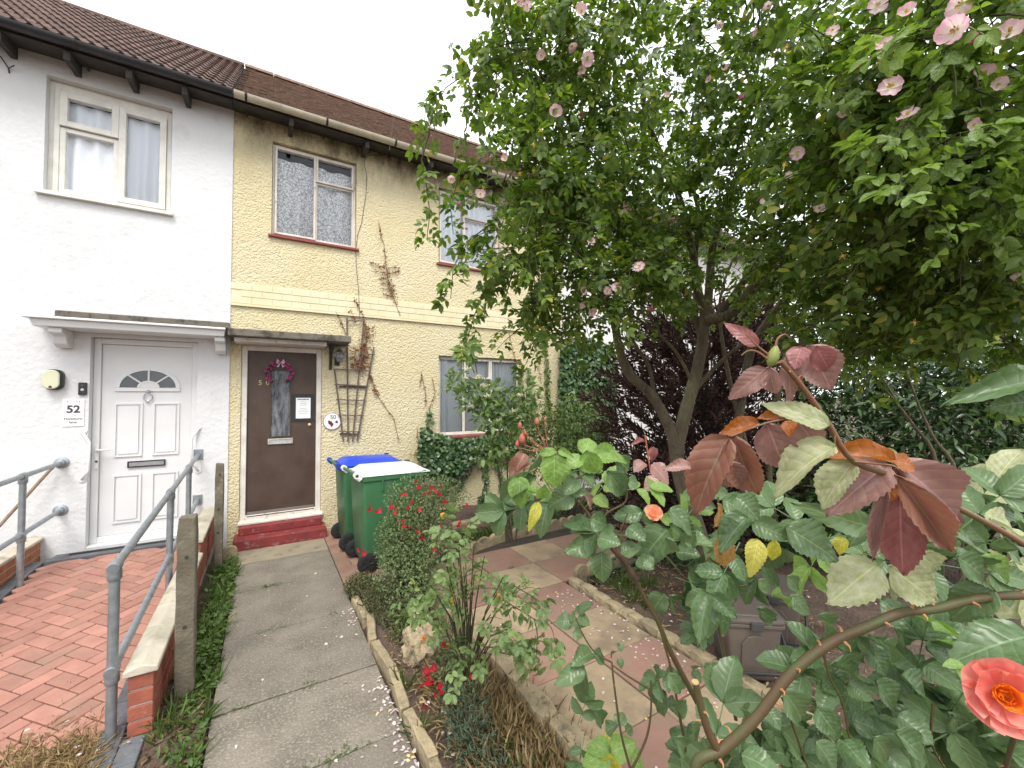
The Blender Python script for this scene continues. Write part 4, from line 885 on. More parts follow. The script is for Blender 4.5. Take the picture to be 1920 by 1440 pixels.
TPL8 = (np.array([(0, 0, 0), (.28, -.46, .07), (.3, 0, 0), (.28, .46, .07), (.66, -.38, .03), (.66, 0, -.03), (.66, .38, .03), (1, 0, -.13)]),
        np.array([(0, 2, 1), (0, 3, 2), (1, 2, 5), (1, 5, 4), (2, 3, 6), (2, 6, 5), (4, 5, 7), (5, 6, 7)]))
TPL4 = (np.array([(0, 0, 0), (.42, -.5, .06), (.42, .5, .06), (1, 0, -.06)]), np.array([(0, 2, 1), (1, 2, 3)]))
def nrm(a): return a/np.maximum(1e-9, np.linalg.norm(a, axis=-1, keepdims=True))
def leaf_arrays(B, Dv, Nv, L, Wd, R, tpl=TPL8):
    B, Dv, Nv = map(np.asarray, (B, Dv, Nv)); n = len(B); L = np.broadcast_to(L, n); Wd = np.broadcast_to(Wd, n)
    Dv = nrm(Dv); S = nrm(np.cross(Dv, Nv)); Nn = np.cross(S, Dv); P, T = tpl; k = len(P)
    V = B[:, None]+Dv[:, None]*(P[None, :, 0:1]*L[:, None, None])+S[:, None]*(P[None, :, 1:2]*Wd[:, None, None])+Nn[:, None]*(P[None, :, 2:3]*L[:, None, None])
    F_ = T[None]+(np.arange(n)*k)[:, None, None]
    return V.reshape(-1, 3), F_.reshape(-1, 3), np.repeat(R, k)
def leaves_obj(name, mat, parent, B, Dv, Nv, L, Wd, R=None, tpl=TPL8, kind='stuff', label=None, cat=None):
    if R is None: R = nrg.random(len(B))
    V, T, r = leaf_arrays(B, Dv, Nv, L, Wd, R, tpl)
    o = place(name, big_mesh(name, V, T, r), mat, parent); tag(o, label, cat, None, kind); return o
def compound(B, Dv, Nv, L, pairs=2):
    """compound leaves -> leaflet arrays (base, dir, normal, length)"""
    Dv = nrm(Dv); S = nrm(np.cross(Dv, Nv)); Nn = np.cross(S, Dv); bs, ds, ns, ls = [], [], [], []; n = len(B); J = lambda s_: nrg.normal(0, s_, (n, 3))
    for k in range(pairs):
        t = .3+.32*k
        for s_ in (-1, 1): bs.append(B+Dv*(L*t)[:, None]); ds.append(Dv*.5+S*s_*.85-Nn*.1+J(.14)); ns.append(Nn+J(.22)); ls.append(L*(.40+.06*k))
    bs.append(B+Dv*(L*.62)[:, None]); ds.append(Dv-Nn*.12+J(.12)); ns.append(Nn+J(.22)); ls.append(L*.52)
    return np.concatenate(bs), np.concatenate(ds), np.concatenate(ns), np.concatenate(ls)
def rand_dirs(n): return nrm(nrg.normal(size=(n, 3)))
def in_ell(n, c, r, shell=.5):
    d = rand_dirs(n); q = shell+(1-shell)*nrg.random(n)**.5; q = np.where(nrg.random(n) < .25, nrg.random(n), q)
    return v3(c)+d*q[:, None]*v3(r), d
class Twigs:
    def __init__(s): s.mb = MB(); s.B = []; s.D = []; s.N = []
    def grow(s, p, d, ln, droop=.5, nl=7, r=.0035, nseg=4, spread=.9, geo=True):
        p = v3(p); d = unit(d); P = [p]; st_ = ln/nseg
        for k in range(nseg):
            d = unit(d+np.array([0, 0, -droop/nseg])+nrg.normal(0, .12, 3)); P.append(P[-1]+d*st_)
        if geo: s.mb.tube(P, list(np.linspace(r, r*.45, len(P))), 4, False)
        for k in range(nl):
            t = (k+.6)/nl*nseg; i = min(nseg-1, int(t)); q = P[i]+(P[i+1]-P[i])*(t-i); dd = unit(P[i+1]-P[i]); rd = nrg.normal(size=3); sd_ = unit(rd-dd*(rd@dd))
            s.B.append(q); s.D.append(dd*.55+sd_*spread+np.array([0, 0, -.25])); s.N.append(np.array([0, 0, 1.])+.6*nrg.normal(size=3)+.5*sd_*0)
        return P
    def path(s, P, nl, r=.004, spread=.9):
        P = [v3(p) for p in P]; L = [np.linalg.norm(b-a) for a, b in zip(P, P[1:])]; tot = sum(L)
        s.mb.tube(P, list(np.linspace(r, r*.5, len(P))), 5, False)
        for k in range(nl):
            t = tot*(k+rng.random())/nl; i = 0
            while i < len(L)-1 and t > L[i]: t -= L[i]; i += 1
            q = P[i]+(P[i+1]-P[i])*(t/L[i]); dd = unit(P[i+1]-P[i]); rd = nrg.normal(size=3); sd_ = unit(rd-dd*(rd@dd))
            s.B.append(q); s.D.append(dd*.4+sd_*spread+np.array([0, 0, -.3])); s.N.append(np.array([0, 0, 1.])+.6*nrg.normal(size=3))
    def arr(s): return np.array(s.B), np.array(s.D), np.array(s.N)
BARK = M('brown_bark', (.13, .105, .066), (.075, .06, .042), .9, 14, 38, 1, .03, sc=(1, 1, .35), dirt=(.17, .155, .085), ds=7, dthr=(.52, .68))
DBARK = M('dark_bark', (.04, .032, .025), (.025, .02, .016), .9, 10)
ROSEL = leaf_mat('wild_rose_leaf', (.055, .105, .018), (.18, .26, .052), (.34, .33, .07), .42, .40)
ROSEO = leaf_mat('near_wild_rose_leaf', (.06, .115, .022), (.17, .25, .052), None, .40, .38, True, 'obj')
TWIGM = M('rose_twig', (.075, .06, .03), (.05, .055, .022), .8, 20)

# ------------------------------------------------------------------ the wild rose tree
TB = onZ(1352, 1112, .08)
tree = thing('wild_rose_tree', tuple(TB), 'large wild rose tree with pink flowers overhanging the patio', 'tree')
def limb(pts, radii, name='limb', mat=BARK, par=None, n=9):
    P = [at(*p) if len(p) == 3 and p[0] > 60 else v3(p) for p in pts]
    # refine
    Q = []; Rr_ = []
    for i in range(len(P)-1):
        for k in range(4):
            t = k/4; a, b_, c_, d_ = P[max(i-1, 0)], P[i], P[i+1], P[min(i+2, len(P)-1)]
            Q.append(.5*((2*b_)+(c_-a)*t+(2*a-5*b_+4*c_-d_)*t*t+(-a+3*b_-3*c_+d_)*t**3)+nrg.normal(0, radii[i]*.06, 3)); Rr_.append((radii[i]+(radii[i+1]-radii[i])*t)*(1+rng.uniform(-.06, .06)))
    Q.append(P[-1]); Rr_.append(radii[-1])
    return smooth_angle(MB().tube(Q, Rr_, n).build(name, mat, par if par else tree), 70)
tr_ = limb([tuple(TB-np.array([0, 0, .08])), (1306, 990, 3.42), (1277, 905, 3.42), (1268, 835, 3.40)], [.095, .068, .056, .06], 'trunk')
limb([(1268, 850, 3.4), (1258, 806, 3.38), (1224, 744, 3.3), (1179, 699, 3.2), (1161, 650, 3.15), (1150, 600, 3.1), (1110, 500, 2.95), (1060, 400, 2.8)], [.055, .043, .04, .036, .032, .028, .02, .01])
limb([(1268, 850, 3.4), (1279, 795, 3.44), (1297, 733, 3.46), (1311, 678, 3.46), (1319, 622, 3.45), (1323, 580, 3.42)], [.06, .053, .05, .047, .044, .04])
L2 = [([(1323, 590, 3.42), (1306, 540, 3.35), (1298, 470, 3.2), (1270, 360, 3.0), (1215, 230, 2.8), (1200, 120, 2.7)], .04),
      ([(1325, 590, 3.42), (1332, 500, 3.4), (1345, 430, 3.3), (1395, 300, 3.1), (1440, 180, 2.9)], .038),
      ([(1322, 600, 3.42), (1370, 587, 3.3), (1418, 532, 3.15), (1470, 470, 2.95), (1600, 370, 2.6), (1720, 260, 2.2)], .045),
      ([(1340, 600, 3.4), (1400, 520, 3.25), (1450, 440, 3.1), (1500, 330, 2.9)], .032),
      ([(1318, 640, 3.45), (1290, 560, 3.5), (1240, 470, 3.4), (1180, 380, 3.2), (1080, 250, 2.9)], .03),
      ([(1227, 745, 3.3), (1217, 688, 3.28), (1189, 643, 3.25), (1140, 560, 3.2), (1050, 480, 3.0)], .018),
      ([(1300, 720, 3.46), (1260, 650, 3.4), (1180, 587, 3.3), (1120, 560, 3.1)], .016),
      ([(1300, 735, 3.46), (1340, 690, 3.4), (1400, 640, 3.2), (1500, 600, 2.9), (1620, 560, 2.6)], .022),
      ([(1449, 310, 3.1), (1410, 166, 2.9), (1364, 35, 2.7), (1320, -60, 2.6)], .02),
      ([(1300, 500, 3.3), (1310, 400, 3.2), (1290, 300, 3.1), (1310, 150, 3.0)], .022)]
for pts, r in L2: limb(pts, list(np.linspace(r, r*.3, len(pts))), n=7)
st2 = [([(1440, 1010, 3.9), (1385, 880, 3.9), (1400, 690, 3.85), (1446, 594, 3.7), (1500, 549, 3.5), (1620, 500, 3.1), (1750, 420, 2.7)], .055), ([(1452, 1000, 4.0), (1440, 860, 4.0), (1470, 700, 3.9), (1560, 560, 3.6), (1640, 440, 3.3)], .04), ([(1445, 990, 3.9), (1400, 840, 3.95), (1365, 700, 3.8), (1350, 560, 3.7), (1400, 430, 3.6)], .03)]
for pts, r in st2: limb(pts, list(np.linspace(r, r*.25, len(pts))), 'stem', n=7)
for (px, py, dz, dx) in ((1282, 885, 3.30, .05), (1296, 890, 3.32, .07), (1268, 892, 3.33, -.06)):
    a = at(px, py, dz+.1); q = MB(); q.tube([a, a+np.array([dx*.4, -.05, .06])], [.03, .026], 8); smooth_angle(q.build('pruned_stub', BARK, tree))
lobes = [(1000, 160, 2.3, .36, 50), (1000, 330, 2.3, .32, 46), (1000, 470, 2.4, .32, 40), (1080, 60, 2.3, .45, 66), (1100, 290, 2.5, .5, 62), (1110, 520, 2.7, .38, 60), (1250, 100, 2.7, .5, 34), (1230, 330, 3.0, .6, 46), (1200, 520, 3.0, .4, 44),
         (1420, 70, 2.3, .42, 52), (1450, 270, 2.4, .45, 60), (1560, 450, 2.2, .40, 60), (1620, 170, 1.75, .36, 60), (1790, 90, 1.45, .34, 60), (1740, 320, 1.55, .36, 64), (1860, 420, 1.6, .36, 56), (1690, 560, 2.0, .32, 54), (1900, 220, 1.5, .36, 46), (1560, 620, 2.5, .26, 26), (1850, 600, 1.9, .3, 44),
         (1400, 430, 3.3, .5, 26), (1330, 250, 3.4, .7, 26), (1600, 320, 3.0, .6, 46), (1780, 480, 2.7, .6, 60), (1150, 200, 3.2, .6, 26),
         (1130, 400, 2.8, .4, 36), (1250, 470, 3.2, .4, 30),
         (1300, -160, 2.6, .6, 10), (1650, -120, 1.9, .5, 10), (2020, 300, 1.7, .5, 26), (1020, 590, 2.6, .2, 16), (1480, 540, 3.3, .35, 30)]  # lobes centred past the top and right frame edges are added for their shadows
tw = Twigs()
for (px, py, dz, r, n) in lobes:
    c = at(px, py, dz); P, dn = in_ell(n, c, (r, r, r*.85), .35)
    for p, d in zip(P, dn): tw.grow(p-d*.08, d*.7+nrg.normal(0, .5, 3)+np.array([0, 0, .25]), rng.uniform(.2, .42), rng.uniform(.5, 1.3), rng.randint(6, 10))
for pts, nl in (([(960, 40, 2.3), (930, 75, 2.25), (885, 130, 2.2), (835, 165, 2.2), (810, 215, 2.2), (803, 260, 2.2)], 30), ([(805, 250, 2.2), (790, 300, 2.2), (800, 350, 2.2), (806, 400, 2.2), (800, 450, 2.2)], 24), ([(930, 150, 2.3), (890, 190, 2.25), (870, 250, 2.2), (880, 310, 2.2)], 18), ([(830, 170, 2.2), (800, 190, 2.2), (795, 230, 2.2)], 8),
                ([(960, 480, 2.4), (915, 530, 2.3), (890, 590, 2.3), (875, 640, 2.3), (868, 690, 2.3)], 34), ([(920, 420, 2.3), (880, 450, 2.25), (850, 500, 2.2), (845, 560, 2.2)], 22), ([(1060, 500, 2.6), (1010, 560, 2.5), (985, 610, 2.5), (1000, 640, 2.5)], 20), ([(900, 300, 2.25), (860, 330, 2.2), (845, 390, 2.2), (850, 440, 2.2)], 18), ([(1020, 560, 2.5), (1040, 620, 2.5), (1070, 640, 2.5)], 16)):
    tw.path([at(*p) for p in pts], nl)
B, Dv, Nv = tw.arr(); Lc = nrg.uniform(.075, .118, len(B))
smooth_angle(tw.mb.build('twigs', TWIGM, tree))
pj = np.array([proj(p) for p in B]); vis = (pj[:, 0] > 0) & (pj[:, 0] < 1920) & (pj[:, 1] > -20) & (pj[:, 2] > .3)
order = np.argsort(np.where(vis, pj[:, 2], 99)); near = order[:290]; rest = np.setdiff1d(np.arange(len(B)), near)
b1, d1_, n1, l1 = compound(B[rest], Dv[rest], Nv[rest], Lc[rest])
leaves_obj('foliage', ROSEL, tree, b1, d1_, n1, l1*1.05, l1*.60, label='mass of small green rose leaves')
def leaf_unit(nu=13, fold=.18, curl=.22, serr=.07, wav=.02, tip=.62, base=.6):
    """unit leaf along +X, width along Y (-.5..+.5), normal +Z; returns V,T,uv"""
    V = []; uv = []; ss = (-1, -.55, 0, .55, 1)
    for i in range(nu+1):
        u = i/nu; w = (max(u, 1e-4)**base)*((1-u)**tip); w /= (base/(base+tip))**base*(tip/(base+tip))**tip
        for s_ in ss:
            e = (1+serr*(1 if i % 2 else -1)) if abs(s_) == 1 and 0 < i < nu else 1
            V.append((u+(.02*(1 if i % 2 else 0) if abs(s_) == 1 else 0), .5*w*s_*e, fold*.5*w*abs(s_)-curl*u*u+wav*math.sin(u*9+s_*4)*abs(s_)+.03*curl)); uv.append((u, .5+.5*s_))
    T = []
    for i in range(nu):
        for k in range(4): a = i*5+k; T += [(a, a+5, a+6), (a, a+6, a+1)]
    return np.array(V), np.array(T), np.array(uv)
LEAFM = []
for k in range(6):
    V, T, uv = leaf_unit(24, rng.uniform(.05, .6), rng.uniform(.08, .5), .035+.02*rng.random(), rng.uniform(.03, .075), rng.uniform(.85, 1.12), rng.uniform(.52, .66)); me = big_mesh('leaf_mesh', V, T, None, uv); LEAFM.append(me)
    me.materials.append(ROSEO)
def basis(d, up):
    x = unit(d); y = unit(np.cross(up, x)); z = np.cross(x, y); return Matrix(((x[0], y[0], z[0]), (x[1], y[1], z[1]), (x[2], y[2], z[2])))
def leaf(parent, base, tip, w, mat, up=None, name='leaf', k=None):
    base, tip = v3(base), v3(tip); d = tip-base; L = np.linalg.norm(d)
    if up is None: up = unit(CAM-base)*.6+np.array([0, 0, .8])+nrg.normal(0, .35, 3)
    o = place(name, LEAFM[rng.randrange(6) if k is None else k], None, parent, base, basis(d, up), (L, w, L))
    o.material_slots[0].link = 'OBJECT'; o.material_slots[0].material = mat; return o
# compound leaf templates for the nearest sprays
CML = []
for k in range(5):
    bb, dd, nn, ll = compound(np.zeros((1, 3)), np.array([[1., 0, 0]]), np.array([[0, 0, 1.]]), np.array([1.0]), 2 if k < 3 else 3 if False else 2)
    Vs, Ts, Us = [], [], []; o_ = 0
    for p, d, n_, l in zip(bb, dd, nn, ll):
        V, T, uv = leaf_unit(9, .25, rng.uniform(.1, .35), .05, .02); Rm = np.array(basis(d, n_)); Vs.append((V*np.array([l, l*.62, l]))@Rm.T+p); Ts.append(T+o_); Us.append(uv); o_ += len(V)
    st_ = np.array([(0, -.008, 0), (0, .008, 0), (.65, .006, -.002), (.65, -.006, -.002)]); Vs.append(st_); Ts.append(np.array([(0, 1, 2), (0, 2, 3)])+o_); Us.append(np.zeros((4, 2)))
    me = big_mesh('compound_leaf_mesh', np.concatenate(Vs), np.concatenate(Ts), None, np.concatenate(Us)); me.materials.append(ROSEO); CML.append(me)
for i in near: place('leaf', CML[rng.randrange(5)], ROSEO, tree, B[i], basis(Dv[i], Nv[i]), float(Lc[i])*1.05)
# wild rose flowers
PET = leaf_mat('pink_petal', (.84, .78, .72), (.74, .44, .52), None, .35, .55); STAM = M('yellow_stamens', (.74, .54, .12), (.62, .42, .1), .7, 80); PETD = leaf_mat('deep_pink_petal', (.58, .16, .26), (.62, .22, .33), None, .3, .5, False, 'obj')
def wild_flower(cup, bud=False):
    Vs, Ts = [], []; o_ = 0; rv_ = []
    for k in range(5):
        a = 2*PI*k/5+rng.uniform(-.14, .14); tl_ = rng.uniform(-.18, .3); ca, sa = math.cos(a), math.sin(a); n = 6; V = []
        for i in range(n+1):
            for j in range(n+1):
                u, s_ = i/n, j/n*2-1; w = .40*(u**.65); r = .5*u*(1-.34*s_*s_*u*u-.13*max(0, 1-2.2*abs(s_))*(u > .8)); y = w*s_*.68; z = (cup+tl_)*u*u*.5+.10*s_*s_*u+.03*math.sin(s_*5+k)*u
                if bud: r *= .35; y *= .7; z = .55*u
                V.append((r*ca-y*sa, r*sa+y*ca, z)); rv_.append(min(1, max(0, u*1.5-.35+rng.uniform(-.1, .1))))
        T = []
        for i in range(n):
            for j in range(n): q = i*(n+1)+j; T += [(q, q+n+1, q+n+2), (q, q+n+2, q+1)]
        Vs.append(np.array(V)); Ts.append(np.array(T)+o_); o_ += len(V)
    npet = sum(len(t) for t in Ts)
    if not bud:
        for k in range(34):
            a = rng.uniform(0, 2*PI); r = rng.uniform(.03, .17); p = np.array([r*math.cos(a), r*math.sin(a), .14+.05*rng.random()]); q = np.array([.02*math.cos(a), .02*math.sin(a), .02]); e = np.array([-math.sin(a), math.cos(a), 0])*.02
            Vs.append(np.array([q, p-e, p+e, p+np.array([0, 0, .025])])); Ts.append(np.array([(0, 1, 2), (1, 3, 2)])+o_); o_ += 4
    me = big_mesh('flower_mesh', np.concatenate(Vs), np.concatenate(Ts), np.array(rv_+[0]*(sum(len(v) for v in Vs)-len(rv_)))); me.materials.append(PETD if bud else PET); me.materials.append(STAM)
    mi = np.zeros(len(me.polygons), np.int32); mi[npet:] = 1; me.polygons.foreach_set('material_index', mi); return me
FLM = [wild_flower(c) for c in (.1, .35, .7)]; BUDM = wild_flower(1, True)
fl_px = [(900, 366, 24), (845, 335, 18), (947, 297, 18), (1042, 212, 30), (1100, 110, 30), (1092, 132, 24), (970, 5, 22), (990, 12, 22), (1090, 25, 26), (916, 130, 14), (1015, 105, 22), (1070, 85, 24), (1160, 350, 16), (1110, 455, 22), (1123, 440, 16), (1199, 500, 25), (1155, 540, 25), (1138, 545, 20), (1108, 584, 20), (1090, 575, 16), (1092, 545, 18), (1170, 400, 18),
         (1668, 165, 46), (1703, 217, 42), (1580, 212, 34), (1792, 58, 56), (1892, 62, 46), (1802, 8, 52), (1660, 85, 32), (1495, 287, 30), (1435, 380, 26), (1535, 392, 28), (1845, 140, 36), (1822, 237, 30), (1645, 12, 40), (1440, 8, 24), (1914, 522, 36), (1350, 45, 16), (1360, 130, 16), (1300, 60, 14), (1330, 150, 16), (1420, 60, 18), (1560, 60, 28), (1700, 25, 34), (1870, 160, 30), (1250, 180, 14), (1480, 330, 20)]
bud_px = [(866, 385, 16), (1085, 216, 15), (1222, 586, 18), (1240, 516, 15), (1617, 135, 34), (1811, 70, 38), (1397, 178, 18), (1270, 35, 12), (1112, 492, 12), (930, 120, 12), (1395, 180, 14), (878, 430, 10), (952, 458, 11), (1340, 8, 12), (1880, 250, 16)]
def front_depth(px, py, default=2.4):
    d = np.hypot(pj[:, 0]-px, pj[:, 1]-py); c = pj[(d < 45) & (pj[:, 2] > .4), 2]; return (np.percentile(c, 4)-.03) if len(c) > 8 else default
for lst, bud in ((fl_px, 0), (bud_px, 1)):
    for (px, py, s_) in lst:
        dz = front_depth(px, py); dz = min(max(dz, .052*F/s_*.8), .06*F/s_*1.25); p = at(px, py, dz); fc = unit(CAM-p)*.8+np.array([0, 0, .3])+nrg.normal(0, .33, 3)
        sz = s_*dz/F*.88
        place('bud' if bud else 'flower', BUDM if bud else FLM[rng.randrange(3)], None, tree, p, basis(np.cross(fc, nrg.normal(size=3)), fc), sz*(1.25 if bud else 1))
q = MB()
for (px, py) in ((1655, 115), (1632, 300), (1580, 480), (1475, 90), (1470, 310), (1015, 245), (1000, 320), (975, 325), (1760, 335), (1710, 640), (1715, 605), (1650, 540), (1000, 270), (1125, 340)):
    p = at(px, py, front_depth(px, py)); q = MB()
    for k in range(14): q.tube([p, p+unit(nrg.normal(size=3)+unit(CAM-p)*.8)*.017], [.0012, .0008], 3)
    q.lathe([(.003, -.006), (.006, 0), (.004, .006)], p, unit(CAM-p), 6); q.build('seed_head', STAM, tree)
#PART5
# ------------------------------------------------------------------ background planting
LAUR = leaf_mat('dark_laurel_leaf', (.018, .042, .012), (.065, .115, .032), (.10, .14, .03), .15, .3, spec=.5)
MIDG = leaf_mat('mid_green_leaf', (.06, .11, .026), (.165, .225, .06), None, .3, .45)
DEADC = leaf_mat('dead_conifer_frond', (.028, .017, .015), (.085, .05, .042), None, .1, .8, spec=.1)
IVYL = leaf_mat('ivy_leaf', (.028, .07, .026), (.095, .165, .055), (.12, .17, .05), .15, .35, spec=.5)
CORN = leaf_mat('shrub_leaf', (.08, .14, .04), (.18, .26, .08), (.28, .33, .14), .3, .4)
DRYL = leaf_mat('dry_red_brown_leaf', (.14, .05, .022), (.28, .12, .05), None, .2, .7)
CREAMF = leaf_mat('cream_blossom', (.55, .54, .32), (.70, .68, .48), None, .3, .6)
SALV = leaf_mat('salvia_leaf', (.075, .115, .04), (.19, .24, .10), None, .25, .5)
THYM = leaf_mat('bronze_herb_leaf', (.05, .055, .022), (.13, .14, .055), (.17, .10, .05), .2, .6)
GREYG = leaf_mat('grey_green_leaf', (.045, .075, .045), (.10, .145, .085), None, .2, .6)
STRAW = leaf_mat('dry_grass', (.22, .155, .07), (.44, .33, .18), None, .2, .8, spec=.1)
GRASS = leaf_mat('grass_blade', (.05, .09, .02), (.13, .20, .045), (.25, .26, .08), .3, .5)
WEED = leaf_mat('weed_leaf', (.045, .09, .02), (.12, .19, .045), None, .3, .45)
LITT = leaf_mat('dull_brown_litter', (.07, .045, .028), (.19, .125, .075), (.24, .11, .045), .1, .8, spec=.1)
PETW = leaf_mat('fallen_petal', (.55, .40, .42), (.78, .72, .70), (.72, .5, .12), .3, .6)
REDF = leaf_mat('red_flower', (.50, .012, .03), (.62, .03, .06), None, .25, .5, False, 'obj')
def shrub(name, label, cat, lobes, L, ratio, n, leafm, stemm=BARK, stems=(), tpl=TPL8, base=None, group=None, droop=-.3, cname='crown', outw=.7, nstem=0):
    c0 = v3(base) if base is not None else v3(lobes[0][0]); t = thing(name, tuple(c0), label, cat, group)
    Bs, Ds, Ns = [], [], []
    for (c, r, k) in lobes:
        m = int(n*k); P, dn = in_ell(m, c, r, .25); Bs.append(P); Ds.append(dn*outw+nrg.normal(0, .6, (m, 3))+np.array([0, 0, droop])); Ns.append(np.array([0, 0, 1.])+dn*.5+nrg.normal(0, .45, (m, 3)))
    B_, D_, N_ = map(np.concatenate, (Bs, Ds, Ns)); Ls = L*nrg.uniform(.7, 1.25, len(B_))
    leaves_obj(cname, leafm, t, B_, D_, N_, Ls, Ls*ratio, tpl=tpl)
    for (pts, r) in stems: limb(pts, list(np.linspace(r, r*.35, len(pts))), 'stem' if cname != 'crown' else 'trunk', stemm, t, 6)
    if nstem:
        mb = MB()
        for i in nrg.choice(len(B_), nstem): 
            p = B_[i]; a = c0+np.array([rng.uniform(-.08, .08), rng.uniform(-.08, .08), 0]); m_ = (a+p)/2+nrg.normal(0, .05, 3)+np.array([0, 0, .05]); mb.tube([a, m_, p], [.005, .004, .002], 4, False)
        mb.build('stems', stemm, t)
    return t
def A(px, py, dz): return at(px, py, dz)
# dead conifer behind the trunk: fans of thin brown fronds
dc = thing('dead_conifer', tuple(onZ(1330, 925, .05)), 'dead brown conifer bush standing behind the rose tree trunk', 'bush')
Bs, Ds = [], []; DB = A(1330, 860, 5.0); DB[2] = .1; mb = MB()
for k in range(1300):
    a = rng.uniform(0, 2*PI); z = rng.uniform(.1, 2.6); r = (1.05 if z < 1.6 else 1.05-.55*(z-1.6))*math.sqrt(rng.random()); p = DB+np.array([r*math.cos(a)*1.35, r*math.sin(a)*.8, z]); d = unit(np.array([math.cos(a), math.sin(a), .75])+nrg.normal(0, .25, 3))
    if k % 8 == 0: mb.tube([DB+np.array([0, 0, z*.6]), p, p+d*.3], [.012, .007, .002], 4, False)
    ln = rng.uniform(.25, .5)
    for j in range(26):
        t_ = rng.random(); rd = nrg.normal(size=3); Bs.append(p+d*ln*t_); Ds.append(d+.75*unit(rd-d*(rd@d)))
Bs, Ds = np.array(Bs), np.array(Ds); leaves_obj('crown', DEADC, dc, Bs, Ds, nrg.normal(size=Bs.shape), nrg.uniform(.06, .15, len(Bs)), .022, tpl=TPL4)
mb.build('branches', DBARK, dc); limb([tuple(DB-np.array([0, 0, .1])), tuple(DB+np.array([.05, 0, .9])), tuple(DB+np.array([0, .05, 2.2]))], [.07, .05, .01], 'trunk', DBARK, dc, 7)
# evergreen shrubs and trees closing the right-hand side
gE = 'dark evergreens closing the right side'
def G(px, py, dz): p = A(px, py, dz); p[2] = .05; return p
shrub('laurel_shrub', 'dark glossy evergreen shrub right behind the purple rose shoot', 'shrub', [(A(1560, 820, 4.4), (.7, .6, .6), 1), (A(1640, 720, 4.6), (.7, .6, .5), .9), (A(1560, 930, 4.3), (.8, .6, .35), .8)], .10, .36, 1500, LAUR, base=G(1600, 900, 4.4), group=gE, stems=[([tuple(G(1740, 930, 3.9)), (1735, 860, 3.9), (1690, 770, 3.9), (1650, 700, 3.9)], .022)])
shrub('laurel_shrub', 'dark evergreen shrub with thin pale stems at the right edge', 'shrub', [(A(1760, 790, 4.0), (.7, .6, .55), 1), (A(1880, 700, 3.8), (.6, .6, .5), .9), (A(1850, 900, 3.6), (.8, .6, .35), .9), (A(1990, 820, 3.6), (.6, .6, .6), .6)], .09, .38, 1500, LAUR, base=G(1800, 930, 3.9), group=gE, stems=[([tuple(G(1760, 960, 3.3)), (1757, 880, 3.3), (1715, 800, 3.35), (1660, 730, 3.4)], .02), ([tuple(G(1800, 970, 3.2)), (1795, 900, 3.2), (1750, 820, 3.25), (1715, 740, 3.3), (1680, 640, 3.3)], .017)])
shrub('evergreen_tree', 'broad dark tree behind the evergreen shrubs at far right', 'tree', [(A(1700, 560, 6.2), (1.5, 1.2, 1.1), 1), (A(1880, 480, 5.8), (1.3, 1.2, 1.2), 1), (A(1780, 330, 6.4), (1.3, 1.2, 1.0), .25), (A(2050, 600, 5.5), (1.2, 1.2, 1.2), .6), (A(1800, 760, 5.6), (1.7, 1., 1.0), 1.1)], .11, .42, 3400, LAUR, base=G(1800, 850, 6.0), group=gE, stems=[([tuple(G(1800, 850, 6.0)), (1800, 700, 6.0), (1790, 500, 6.0)], .09)])
shrub('evergreen_tree', 'leafy green tree seen through the branches above the dead conifer', 'tree', [(A(1500, 600, 7.0), (1.3, 1.2, .9), 1), (A(1600, 480, 7.0), (1.2, 1., 1.0), .4), (A(1440, 470, 7.3), (1.0, 1., 1.0), .2)], .10, .45, 2600, MIDG, base=G(1500, 850, 7.0), group=gE, stems=[([tuple(G(1500, 850, 7.0)), (1500, 700, 7.0), (1510, 560, 7.0)], .08)])
shrub('evergreen_undergrowth', 'low dark evergreen undergrowth along the right side of the bed', 'shrub', [(A(1500, 940, 4.3), (.6, .5, .35), .8), (A(1650, 950, 3.9), (.7, .5, .4), 1), (A(1800, 960, 3.5), (.7, .5, .4), 1), (A(1930, 960, 3.2), (.6, .5, .4), .9)], .085, .45, 900, LAUR, base=G(1700, 980, 3.8), cname='foliage')
# low dark ivy between patio and trunk
m = 5200; P = np.stack([nrg.uniform(2.6, 7.0, m), nrg.uniform(2.2, 4.95, m), nrg.uniform(.08, .22, m)], 1); P = P[~((P[:, 0] < 4.5) & (P[:, 1] > 3.0) & (P[:, 1] < 4.45)) & ~((P[:, 0] < 3.4) & (P[:, 1] < 2.9))]; P[:, 2] += .18*np.maximum(0, np.sin(P[:, 0]*2.1)*np.cos(P[:, 1]*3))
leaves_obj('ground_ivy', IVYL, None, P, nrg.normal(0, 1, P.shape)*np.array([1, 1, .3]), np.array([0, 0, 1.])+nrg.normal(0, .4, P.shape), nrg.uniform(.04, .08, len(P)), nrg.uniform(.04, .07, len(P)), label='dark ivy ground cover under the trees', cat='ground cover')
